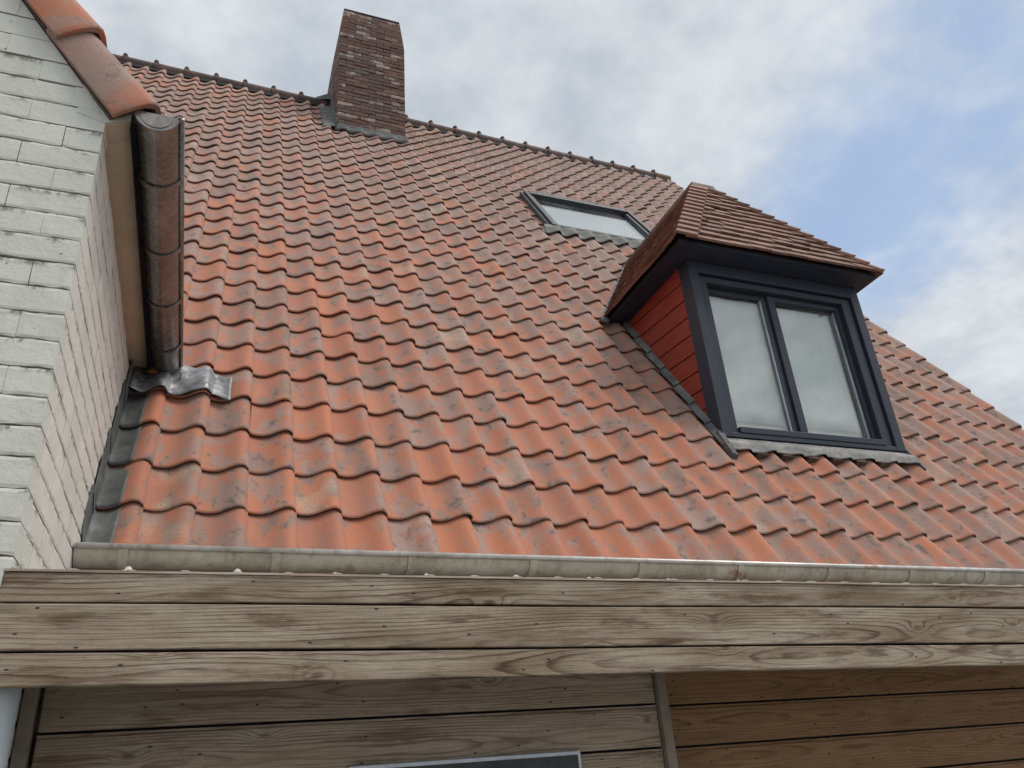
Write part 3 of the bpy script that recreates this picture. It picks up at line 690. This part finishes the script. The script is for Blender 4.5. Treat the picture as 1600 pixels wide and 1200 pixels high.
# ------------------------------------------------------------------ chimney
ch = thing('chimney', 'tall dark brick chimney with pale stained bricks standing at the ridge', 'chimney', ((CX0 + CX1) / 2, CY0, 6.5)); CO = wpos(ch)
def taper(z): return .055 * max(0, (z - 8.30) / (CZT - 8.30))
def core_ring(z, m_):
    t = taper(z) + m_; return [(CX0 + t, CY0 + t, z), (CX1 - t, CY0 + t, z), (CX1 - t, CY1 - t, z), (CX0 + t, CY1 - t, z)]
mesh('mortar_core', *merge(prism(core_ring(6.0, .014), core_ring(8.30, .014)), prism(core_ring(8.301, .014), core_ring(CZT - .02, .014))), 'mortar', ch)
CH = .0655; k = 0; zb = 6.40; SVb, SFb, SRb = [], [], []
while zb + CH < CZT + .01:
    t = taper(zb); zt = zb + CH - .010; bl = .205
    x0, x1, y0, y1 = CX0 + t, CX1 - t, CY0 + t, CY1 - t
    xs = [x0, x0 + (bl if k % 2 else .10)]
    while xs[-1] + bl < x1 - .05: xs.append(xs[-1] + bl)
    xs.append(x1)
    for q in range(len(xs) - 1):
        a, b_ = xs[q] + (.004 if q else 0), xs[q + 1] - (.004 if q < len(xs) - 2 else 0)
        place_brick(bc, ch, CO, (a + b_) / 2, y0 + .05 + rng.normal(0, .003), (zb + zt) / 2, b_ - a, .10, zt - zb, 0, 2)
    ys = [y0 + .10, y0 + (.20 if k % 2 == 0 else .30)]
    while ys[-1] + bl < y1 - .05: ys.append(ys[-1] + bl)
    ys.append(y1)
    for q in range(len(ys) - 1):
        a, b_ = ys[q] + .004, ys[q + 1] - .004
        for xx, sd in ((x0, 1), (x1, -1)):
            if sd == 1 and a < y0 + .45 and ntile: pass
            bv, bfc = box(xx if sd == 1 else xx - .1, xx + .1 if sd == 1 else xx, a, b_, zb, zt); kk = len(SVb)
            SVb += [Vector(v) for v in bv]; SFb += [tuple(i + kk for i in f) for f in bfc]; SRb += [random.random()] * len(bv)
    bv, bfc = box(x0 + .1, x1 - .1, y1 - .1, y1, zb, zt); kk = len(SVb); SVb += [Vector(v) for v in bv]; SFb += [tuple(i + kk for i in f) for f in bfc]; SRb += [random.random()] * len(bv)
    zb += CH; k += 1
o = stuff_tiles('side_bricks', SVb, SFb, None, SRb, 'chimney_brick', ch)
mesh('capping', *prism(core_ring(CZT - .012, -.002), core_ring(CZT + .012, .006)), 'lead_dark', ch)
# lead: front apron, soakers up the left side
zf = CY0 * TAN
mesh('front_apron', *prism([(CX0 - .03, CY0 - .012, zf + .10), (CX1 + .03, CY0 - .012, zf + .10), (CX1 + .03, CY0 - .012, zf - .0), (CX0 - .03, CY0 - .012, zf - .0)],
     [(CX0 - .03, CY0 + .02, zf + .10), (CX1 + .03, CY0 + .02, zf + .10), (CX1 + .03, CY0 + .02, zf - .0), (CX0 - .03, CY0 + .02, zf - .0)]), 'lead', ch)
sf = CY0 / CP
grid = [[roofp(xx, sf + s, prof_tile(xx) * w + .018 + hh) for xx in np.linspace(CX0 - .03, CX1 + .03, 60)] for s, w, hh in ((-.06, .85, -.002), (-.035, .6, .008), (.0, .2, .03))]
mesh('lead_skirt', *sheet(grid, .003, -NR), 'lead_dark', ch, smooth=True)
for k in range(6):
    a = sf + k * .19
    v = [roofp(CX0 - .006, a - .02, -.02), roofp(CX0 - .006, a + .2, -.02), roofp(CX0 - .006, a + .2, .10), roofp(CX0 - .006, a + .02, .12)]
    mesh('side_flashing', *prism(v, [p + Vector((.012, 0, 0)) for p in v]), 'lead', ch)
    grid = [[roofp(xx, a + s, .012 + .03 * (xx - CX0 + .17) / .17 - .01 * s) for xx in (CX0 - .17, CX0 - .09, CX0 - .004)] for s in (-.03, .02, .19)]
    mesh('soaker', *sheet(grid, .012, -NR), 'lead', ch)
mesh('ridge_saddle', *prism([(CX0 - .20, yr - .10, 7.76), (CX0 - .002, yr - .12, 7.80), (CX0 - .002, yr, 8.04), (CX0 - .20, yr, 7.90)], [(CX0 - .20, yr + .1, 7.76), (CX0 - .002, yr + .12, 7.80), (CX0 - .002, yr + .02, 8.04), (CX0 - .20, yr + .02, 7.90)]), 'lead_dark', ch)
mesh('ridge_saddle', *prism([(CX1 + .16, yr - .10, 7.66), (CX1 + .002, yr - .12, 7.68), (CX1 + .002, yr, 7.90), (CX1 + .16, yr, 7.78)], [(CX1 + .16, yr + .1, 7.66), (CX1 + .002, yr + .12, 7.68), (CX1 + .002, yr + .02, 7.90), (CX1 + .16, yr + .02, 7.78)]), 'lead_dark', ch)

# ------------------------------------------------------------------ roof window
kv = thing('roof_window', 'dark-framed pitched roof window above the dormer, its sky reflection painted as a pale sheet', 'skylight', roofp((KX0 + KX1) / 2, KS0))
def rbox(x0, x1, s0, s1, h0, h1):
    return prism([roofp(x0, s0, h0), roofp(x1, s0, h0), roofp(x1, s1, h0), roofp(x0, s1, h0)], [roofp(x0, s0, h1), roofp(x1, s0, h1), roofp(x1, s1, h1), roofp(x0, s1, h1)])
def rpart(n, *a, mat='skylight_metal', par=None): return bevelled(mesh(n, *rbox(*a), mat, par or kv), .006)
fw_ = .055
fo = rpart('frame_side', KX0, KX0 + fw_, KS0, KS1, -.09, .058); rpart('frame_side', KX1 - fw_, KX1, KS0, KS1, -.09, .058)
rpart('frame_head', KX0 + fw_ + .001, KX1 - fw_ - .001, KS1 - .09, KS1, -.09, .064); rpart('frame_foot', KX0 + fw_ + .001, KX1 - fw_ - .001, KS0, KS0 + .05, -.09, .05)
rpart('sash_side', KX0 + fw_ + .002, KX0 + fw_ + .045, KS0 + .062, KS1 - .102, -.06, .035); rpart('sash_side', KX1 - fw_ - .045, KX1 - fw_ - .002, KS0 + .062, KS1 - .102, -.06, .035)
rpart('sash_foot', KX0 + fw_ + .047, KX1 - fw_ - .047, KS0 + .062, KS0 + .10, -.06, .03, mat='skylight_metal')
mesh('pane', *rbox(KX0 + fw_ + .046, KX1 - fw_ - .046, KS0 + .101, KS1 - .103, -.004, .002), 'glass', kv)
mesh('sky_white_sheet', *rbox(KX0 + fw_ + .046, KX1 - fw_ - .046, KS0 + .101, KS1 - .103, -.05, -.045), 'sky_white', kv)  # pale sheet added behind the pane, sky reflection put into its colour
mesh('side_tray', *rbox(KX0 - .035, KX0 - .001, KS0 - .02, KS1 + .02, -.06, .028), 'lead_dark', kv); mesh('side_tray', *rbox(KX1 + .001, KX1 + .035, KS0 - .02, KS1 + .02, -.06, .028), 'lead_dark', kv)
grid = [[roofp(xx, KS0 + s, prof_tile(xx) * w + .016 + hh) for xx in np.linspace(KX0 - .10, KX1 + .10, 100)] for s, w, hh in ((-.14, 1.0, -.004), (-.13, 1.0, .001), (-.10, .95, .004), (-.03, .5, .014), (.0, .1, .03))]
mesh('lead_apron', *sheet(grid, .004, -NR), 'lead_tile', kv, smooth=True)

# ------------------------------------------------------------------ dormer
dm = thing('dormer', 'dormer with brown tiled hipped roof, red boarded cheek and dark blue-grey window', 'dormer', ((DX0 + DX1) / 2, DY, DZ0)); DO = wpos(dm)
win = mesh('window', *merge(box(DX0, DX0 + .078, DY, DY + .13, DZ0, DZ1), box(DX1 - .082, DX1, DY, DY + .13, DZ0, DZ1),
     box(DX0 + .0785, DX1 - .0825, DY + .001, DY + .13, DZ1 - .10, DZ1 - .001), box(DX0 + .0785, DX1 - .0825, DY + .001, DY + .13, DZ0, DZ0 + .035)), 'frame_paint', dm)
bevelled(win, .004); win['label'] = 'dark blue-grey two-sash dormer window'
def wpart(n, b6, mat='frame_paint', par=None, bev=.004):
    o = mesh(n, *box(*b6), mat, par or win); return bevelled(o, bev) if bev else o
ix0, ix1, iz0, iz1 = DX0 + .086, DX1 - .092, DZ0 + .036, DZ1 - .112
y1 = DY + .022
for b6 in ((ix0, ix0 + .062, y1, DY + .16, iz0, iz1), (ix1 - .085, ix1, y1, DY + .16, iz0, iz1)): wpart('inner_frame', b6)
wpart('inner_frame', (ix0 + .063, ix1 - .086, y1 + .001, DY + .16, iz1 - .05, iz1)); wpart('inner_frame', (ix0 + .063, ix1 - .086, DY - .004, DY + .16, iz0, iz0 + .045))
wpart('reveal', (ix0 - .0065, ix0 - .001, DY + .06, DY + .1, iz0, iz1), 'dark_gap', bev=0); wpart('reveal', (ix1 + .001, ix1 + .0085, DY + .06, DY + .1, iz0, iz1), 'dark_gap', bev=0); wpart('reveal', (ix0, ix1, DY + .06, DY + .1, iz1 + .001, iz1 + .0105), 'dark_gap', bev=0)
sx0, sx1, sz0, sz1 = ix0 + .064, ix1 - .087, iz0 + .047, iz1 - .052
xm = 4.145; yb = DY + .085
def sash(x0, x1, lw, rw, proud):
    s = mesh('sash', *merge(box(x0, x0 + lw, yb - proud, yb + .06, sz0, sz1), box(x1 - rw, x1, yb - proud, yb + .06, sz0, sz1), box(x0 + lw + .0005, x1 - rw - .0005, yb - proud + .001, yb + .06, sz1 - .042, sz1), box(x0 + lw + .0005, x1 - rw - .0005, yb - proud + .001, yb + .06, sz0, sz0 + .022)), 'frame_paint', win)
    bevelled(s, .004)
    mesh('pane', *box(x0 + lw, x1 - rw, yb + .022, yb + .030, sz0 + .022, sz1 - .042), 'glass', win)
    wpart('gasket', (x1 - rw - .006, x1 - rw - .0005, yb + .004, yb + .021, sz0 + .023, sz1 - .043), 'silver', bev=0)
sash(sx0, xm - .002, .020, .050, 0.0); sash(xm - .001, sx1, .066, .036, .022)
# net curtain close behind the panes, gently folded; white sill rail in the room
grid = [[Vector((xx, yb + .070 + .004 * math.sin(xx * 21) + .002 * math.sin(xx * 57 + 1) + .004 * math.sin(zz * 7 + xx * 5), zz)) for xx in np.linspace(DX0 + .05, DX1 - .05, 120)] for zz in np.linspace(DZ0 + .20, DZ1 - .05, 12)]
mesh('curtain', *sheet(grid, .002, (0, 1, 0)), 'curtain_cloth', win, smooth=True)
wpart('inner_sill', (DX0 + .06, DX1 - .06, yb + .05, yb + .20, DZ0 + .04, DZ0 + .10), 'curtain_cloth')
wpart('inner_board', (DX0 + .06, DX1 - .06, yb + .10, yb + .12, DZ0 + .10, DZ0 + .22), 'curtain_cloth', bev=0)
# cheeks: boards run back from the post
def cheek(xo, sgn):
    ck = mesh('cheek', *prism([(xo, DY + .131, .80), (xo, 1.58, 2.42), (xo, 1.44, DZ1 + .02), (xo, DY + .131, DZ1 + .02)] if False else [(xo, DY + .131, .70), (xo, 1.46, 2.10), (xo, 1.46, DZ1 + .03), (xo, DY + .131, DZ1 + .03)],
         [(xo + .03 * sgn, DY + .131, .70), (xo + .03 * sgn, 1.46, 2.10), (xo + .03 * sgn, 1.46, DZ1 + .03), (xo + .03 * sgn, DY + .131, DZ1 + .03)]), 'dark_gap', dm)
    bh = .148; n_ = 12
    for k in range(n_):
        zb = DZ0 - .18 + k * bh; sl = math.tan(math.radians(5.5))
        xa, xb = (xo - .016, xo - .001) if sgn > 0 else (xo + .001, xo + .016)
        y0, y1_ = DY + .132, 1.50
        poly = lambda xx: [(xx, y0, zb), (xx, y1_, zb + (y1_ - y0) * sl), (xx, y1_, zb + bh - .008 + (y1_ - y0) * sl), (xx, y0, zb + bh - .008)]
        v, f = clip(*prism([Vector(p) for p in poly(xa)], [Vector(p) for p in poly(xb)]), [(roofp(0, 0, -.02), NR), (Vector((0, 0, DZ1 + .02)), Vector((0, 0, -1)))])
        if len(f) > 3: bevelled(mesh('cladding_board', v, f, 'red_board', ck, centre=False), .003, 1)
cheek(DX0 + .0175, 1); cheek(DX1 - .0175, -1)
# soffit and eaves
mesh('soffit', *prism([(EX0 + .035, EY + .035, DZ1 + .003), (EX1 - .035, EY + .035, DZ1 + .003), (EX1 - .035, 1.62, DZ1 + .003), (EX0 + .035, 1.62, DZ1 + .003)],
     [(EX0 + .035, EY + .035, DZ1 + .026), (EX1 - .035, EY + .035, DZ1 + .026), (EX1 - .035, 1.62, DZ1 + .026), (EX0 + .035, 1.62, DZ1 + .026)]), 'soffit_dark', dm)
# roof core: hipped solid
c0, c1, c2, c3 = Vector((EX0 + .03, EY + .03, EZ - .003)), Vector((EX1 - .03, EY + .03, EZ - .003)), Vector((EX1 - .03, 2.6, EZ - .003)), Vector((EX0 + .03, 2.6, EZ - .003))
a0, a1, a2, a3 = Vector((AX0, AY, AZ - .02)), Vector((AX1, AY, AZ - .02)), Vector((AX1, 2.6, AZ - .02)), Vector((AX0, 2.6, AZ - .02))
droof = mesh('dormer_roof', [c0, c1, c2, c3, a0, a1, a2, a3], [(0, 1, 2, 3), (4, 5, 6, 7), (0, 1, 5, 4), (1, 2, 6, 5), (2, 3, 7, 6), (3, 0, 4, 7)], 'underlay', dm)
droof['label'] = 'hipped dormer roof of small brown plain tiles'
NC = 13
def box_tile(p0, e, s, n, w, l, th):
    a = [p0, p0 + e * w, p0 + e * w + s * l - n * .030, p0 + s * l - n * .030]
    return prism(a, [q + n * th for q in a])
PTME = {}
def tile_face(E0, e, s, n, width, slen, planes):
    g_ = slen / NC
    for k in range(NC):
        off = (-.5 if k % 2 else 0) * .165 - rng.random() * .02
        q = off
        while q < width:
            w = .165 - .003 + rng.normal(0, .001)
            p0 = E0 + e * q + s * (k * g_ - .012 + rng.normal(0, .003)) + n * (.004 + rng.normal(0, .002) + (.003 if rng.random() > .8 else 0))
            v, f = box_tile(p0, e, s, n, w, g_ * 1.75, .019)
            v = [Vector(x_) for x_ in v]
            pc = [(p, n_) for p, n_ in planes]
            ins = [all((x_ - p).dot(n_) >= 0 for p, n_ in pc) for x_ in v]
            if any(ins):
                if not all(ins): v, f = clip(v, f, pc)
                if len(f) > 3:
                    o = mesh('plain_tile', v, f, 'plain_tile', droof, centre=True)
            q += .165
sF = Vector((0, AY - EY, AZ - EZ)); lF = sF.length; sF.normalize()
sL = Vector((AX0 - EX0, 0, AZ - EZ)); lL = sL.length; sL.normalize(); sR = Vector((AX1 - EX1, 0, AZ - EZ)); sR.normalize()
EXv = Vector((1, 0, 0)); EYv = Vector((0, 1, 0))
hipL = (Vector((AX0, AY, AZ)) - Vector((EX0, EY, EZ))).normalized(); hipR = (Vector((AX1, AY, AZ)) - Vector((EX1, EY, EZ))).normalized()
pL = hipL.cross(Vector((0, 0, 1))).normalized(); pR = hipR.cross(Vector((0, 0, 1))).normalized()
if pL.dot(EXv) < 0: pL = -pL
if pR.dot(-EXv) < 0: pR = -pR
c_l, c_r = Vector((EX0, EY, EZ)), Vector((EX1, EY, EZ))
tile_face(Vector((EX0, EY, EZ)), EXv, sF, nF, EX1 - EX0, lF, [(c_l + pL * .05, pL), (c_r + pR * .01, pR)])
main_above = (roofp(0, 0, -.03), NR)
tile_face(Vector((EX0, EY, EZ)), EYv, sL, nL, 2.3, lL, [(c_l - pL * .04, -pL), main_above])
tile_face(Vector((EX1, EY, EZ)), EYv, sR, nRt, 2.3, lL, [(c_r - pR * .01, -pR), main_above])
# angular hip tiles, one to a course
def hip(c_, ap, eF, sFv, nFv, eS, nS, wF, wS, name='hip_tile'):
    L = (ap - c_).length; h_ = (ap - c_).normalized(); g_ = L / NC; up_ = (nFv + nS).normalized()
    for k in range(NC):
        b0 = c_ + h_ * (k * g_ - .010) + up_ * .046; b1 = c_ + h_ * ((k + 1.45) * g_) + up_ * .018
        dF, dS = -sFv * .045, -Vector((0, 0, 1)) * .0
        top = [b0 + eS * wS - up_ * .022 + dS, b0, b0 + eF * wF + dF + nFv * .010, b1 + eF * wF + dF * .5 + nFv * .006, b1, b1 + eS * wS - up_ * .022]
        bot = [q - up_ * .022 for q in top]
        v = top + bot
        f = [(0, 1, 4, 5), (1, 2, 3, 4), (6, 11, 10, 7), (7, 10, 9, 8), (0, 6, 7, 1), (1, 7, 8, 2), (2, 8, 9, 3), (3, 9, 10, 4), (4, 10, 11, 5), (5, 11, 6, 0)]
        mesh(name, v, f, 'plain_tile', droof, centre=True)
hip(c_l, Vector((AX0, AY, AZ)), EXv, sF, nF, EYv, nL, .155, .10)
hip(c_r, Vector((AX1, AY, AZ)), -EXv, sF, nF, EYv, nRt, .075, .09)
# ridge cap
mesh('ridge_cap', *prism([(AX0 - .03, AY - .045, AZ - .035), (AX1 + .03, AY - .045, AZ - .035), (AX1 + .02, AY - .02, AZ + .045), (AX0 - .01, AY - .02, AZ + .045)],
     [(AX0 - .03, 2.5, AZ - .035), (AX1 + .03, 2.5, AZ - .035), (AX1 + .02, 2.5, AZ + .045), (AX0 - .01, 2.5, AZ + .045)]), 'ridge_clay', droof)
# valley lead where the dormer roof dies into the main roof
for sgn, ex, nn, ss in ((-1, EX0, nL, sL), (1, EX1, nRt, sR)):
    pts = []
    for q in np.linspace(0, 1, 8):
        P = Vector((ex, 0, EZ)) + ss * (lL * q * .98); P.y = P.z / TAN; pts.append(P)
    grid = [[p + Vector((sgn * .028, 0, 0)) + NR * .024 for p in pts], [p + NR * .034 for p in pts], [p + Vector((-sgn * .02, 0, .0)) + NR * .055 for p in pts]]
    mesh('valley_lead', *sheet(grid, .004, -NR), 'lead', dm, smooth=False)
    bm = bmesh.new(); bmesh.ops.create_icosphere(bm, subdivisions=2, radius=.042)
    base = Vector((ex + sgn * .015, (EZ - .05) / TAN, EZ - .05)) + NR * .03
    vv = [base + Vector((v.co.x, 0, 0)) + UP * v.co.y * 1.1 + NR * v.co.z * .6 for v in bm.verts]; bm.verts.index_update()
    mesh('valley_foot', vv, [tuple(q.index for q in f.verts) for f in bm.faces], 'lead', dm, smooth=True); bm.free()
# lead soakers down the cheeks and apron below the sill
for xo, sg in ((DX0, -1), (DX1, 1)):
    for k in range(8):
        s0 = .86 + k * .255
        v = [roofp(xo - sg * .002, s0 - .02, -.02), roofp(xo + sg * .036, s0 - .02, .012), roofp(xo + sg * .036, s0 + .25, -.012), roofp(xo - sg * .002, s0 + .25, -.02)]
        v2 = [roofp(xo - sg * .002, s0 - .02, .044), roofp(xo + sg * .026, s0 - .02, .026), roofp(xo + sg * .026, s0 + .25, .008), roofp(xo - sg * .002, s0 + .25, .030)]
        mesh('soaker', *prism(v, v2), 'lead', dm)
    v = [roofp(xo + sg * .0, .70, .02), roofp(xo + sg * .03, .73, .018), roofp(xo + sg * .022, .97, .030), roofp(xo - sg * .01, .97, .04)]
    mesh('corner_lead', *prism([p + NR * .012 for p in v], [p - NR * .03 for p in v]), 'lead', dm)
xs = np.linspace(DX0 - .01, DX1 + .02, 110)
sd = DY / CP
grid = [[roofp(xx, sd + s + (.0 if s > -.06 else .010 * math.sin(xx * 17)), max(prof_tile(xx) * w, -.004) + hh) for xx in xs] for s, w, hh in ((-.085, .55, .026), (-.075, .5, .030), (-.05, .35, .036), (-.03, .15, .050))]
grid.append([Vector((xx, DY + .01, DZ0 - .006)) for xx in xs])
mesh('lead_apron', *sheet(grid, .004, -NR), 'lead_pale', dm, smooth=True)
i0 = int(DX0 / TW) + 1
for i in range(i0, int(DX1 / TW) + 1):
    xa = (i - 1) * TW + .030 + TW * .06; xb = xa + .085
    if xa < DX0 or xb > DX1 + .05: continue
    mesh('profile_filler', *prism([roofp(xa, sd - .100, -.03), roofp(xb, sd - .100, -.03), roofp(xb, sd - .100, .016), roofp(xa, sd - .100, .016)],
        [roofp(xa, sd - .06, -.03), roofp(xb, sd - .06, -.03), roofp(xb, sd - .06, .018), roofp(xa, sd - .06, .018)]), 'foam', dm)

# ------------------------------------------------------------------ timber shed in front
sh = thing('timber_shed', 'weathered timber shed with three-board fascia in front of the house', 'shed', (1.5, -1.1, -2.75)); SO = wpos(sh)
XL, XRr = -.19, 4.6
kx = 1.0 / (3.08 - XL)
def fy(x): return -1.30 - .15 * (x - XL) * kx
fz_l = (-.606, -.681, -.797, -.879); fz_r = (-.653, -.728, -.851, -.925)
def fz(k, x): return fz_l[k] + (fz_r[k] - fz_l[k]) * (x - XL) * kx
fascia = mesh('fascia', *prism([(XL + .01, fy(XL) + .026, fz(0, XL) - .012), (XRr, fy(XRr) + .026, fz(0, XRr) - .012), (XRr, fy(XRr) + .026, fz(3, XRr) + .01), (XL + .01, fy(XL) + .026, fz(3, XL) + .01)],
        [(XL + .01, fy(XL) + .05, fz(0, XL) - .012), (XRr, fy(XRr) + .05, fz(0, XRr) - .012), (XRr, fy(XRr) + .05, fz(3, XRr) + .01), (XL + .01, fy(XL) + .05, fz(3, XL) + .01)]), 'dark_gap', sh)
for k in range(3):
    nseg = 24; V = []; lift = (0, .004, .002)[k]
    ang = math.atan2(fy(XRr) - fy(XL), XRr - XL)
    for s in range(nseg + 1):
        x = XL + (XRr - XL) * s / nseg; wob = .0012 * math.sin(x * 3.1 + k) ; y = fy(x) - lift
        zt, zb = fz(k, x) - (.003 if k else 0) + wob, fz(k + 1, x) + .003 + wob
        V += [(x, y, zb), (x, y, zt), (x, y + .024, zt), (x, y + .024, zb)]
    Fc = [(0, 1, 2, 3), tuple(4 * nseg + q for q in (3, 2, 1, 0))]
    for s in range(nseg):
        for q in range(4): Fc.append((4 * s + q, 4 * s + (q + 1) % 4, 4 * s + 4 + (q + 1) % 4, 4 * s + 4 + q))
    bevelled(mesh('fascia_board', V, Fc, 'weathered_wood', fascia, centre=True), .003)
# top capping strip
mesh('cap_strip', *prism([(XL, fy(XL) - .004, fz(0, XL) + .001), (XRr, fy(XRr) - .004, fz(0, XRr) + .001), (XRr, fy(XRr) - .004, fz(0, XRr) + .007), (XL, fy(XL) - .004, fz(0, XL) + .007)],
     [(XL, fy(XL) + .04, fz(0, XL) + .001), (XRr, fy(XRr) + .04, fz(0, XRr) + .001), (XRr, fy(XRr) + .04, fz(0, XRr) + .007), (XL, fy(XL) + .04, fz(0, XL) + .007)]), 'grey_wood', sh)
# corrugated roof sheet and its fixings
PX_ = .134
def rz(x, y): return fz(0, x) + .004 + (y + 1.30) * .10
xs = np.arange(XL + .005, XRr, PX_ / 8)
grid = [[Vector((x, y, rz(x, y) + .018 * math.cos(2 * math.pi * (x - .089) / PX_) - .004)) for x in xs] for y in (-1.225, -.8, -.35, .03)]
grid[0] = [Vector((p.x, fy(p.x) + .055, p.z)) for p in grid[0]]
mesh('roof_sheet', *sheet(grid, .006, (0, 0, -1)), 'fibre_cement', sh, smooth=True)
def cone(cx, cy, cz, prof_):
    V, Fc, n = [], [], 12
    for rr_, hh in prof_:
        for k in range(n): V.append((cx + math.cos(6.2832 * k / n) * rr_, cy + math.sin(6.2832 * k / n) * rr_, cz + hh))
    for s in range(len(prof_) - 1):
        for k in range(n): Fc.append((s * n + k, s * n + (k + 1) % n, (s + 1) * n + (k + 1) % n, (s + 1) * n + k))
    Fc.append(tuple(range(n))); Fc.append(tuple(range((len(prof_) - 1) * n, len(prof_) * n)))
    return V, Fc
for k in range(17):
    x = .089 + .268 * k + rng.normal(0, .006); y = fy(x) + .085 + rng.normal(0, .006); sc_ = .8 + .25 * rng.random()
    o = mesh('fixing', *cone(x, y, rz(x, y) + .012, tuple((a_ * sc_, h_ * sc_) for a_, h_ in ((.019, 0), (.018, .004), (.010, .007), (.009, .013), (.0055, .014), (.005, .016)))), 'cap_plastic', sh, smooth=True); o.data.set_sharp_from_angle(angle=math.radians(40))
# walls
def wall_boards(x0, x1, y, ztop, pitch, mat, nb, par, z1=-2.7):
    z = ztop
    for k in range(nb):
        bevelled(mesh('wall_board', *box(x0, x1, y, y + .02, z - pitch + .016, z), mat, par, centre=True), .005)
        mesh('board_lip', *box(x0, x1, y + .0005, y + .021, z - pitch + .0005, z - pitch + .0075), mat, par, centre=True)
        z -= pitch
wl = mesh('wall', *box(-.135, 1.93, -.71, -.69, -2.75, -.60), 'dark_gap', sh)
wall_boards(-.135, 1.915, -.735, -.649, .150, 'grey_wood', 7, wl)
wr = mesh('rear_wall', *box(1.96, XRr, -.60, -.58, -2.75, -.56), 'dark_gap', sh)
wall_boards(1.97, XRr, -.622, -.650, .150, 'brown_wood', 7, wr)
mesh('lower_boards', *box(-.135, 1.915, -.733, -.712, -2.75, -1.706), 'grey_wood', wl); mesh('lower_boards', *box(1.97, XRr, -.620, -.602, -2.75, -1.707), 'brown_wood', wr)
bevelled(mesh('corner_post', *box(-.184, -.147, -.77, -.70, -2.75, -.60), 'post_wood', sh), .003)
bevelled(mesh('corner_trim', *box(1.918, 1.957, -.758, -.60, -2.75, -.60), 'post_wood', sh), .003)
fx1 = 1.574; wf = mesh('shed_window', *box(.76, fx1, -.752, -.737, -1.9, -1.077), 'silver', sh); bevelled(wf, .003)
mesh('window_pane', *box(.772, fx1 - .013, -.7535, -.7525, -1.88, -1.091), 'lead_dark', wf)

# downpipe in the corner by the wing
dp = thing('downpipe', 'pale blue-grey plastic downpipe below the fascia at bottom left', 'pipe', (-.152, -1.20, -2.75))
o = mesh('pipe', *cone(-.152, -1.20, -2.75, ((.034, 0), (.034, 2.12))), 'pipe_plastic', dp, smooth=True); o.data.set_sharp_from_angle(angle=math.radians(40))
for zc in (.35, 1.55):
    o = mesh('pipe_clip', *cone(-.152, -1.20, -2.75 + zc, ((.0345, 0), (.037, .001), (.037, .03), (.0345, .031))), 'pipe_plastic', dp, smooth=True); o.data.set_sharp_from_angle(angle=math.radians(40))
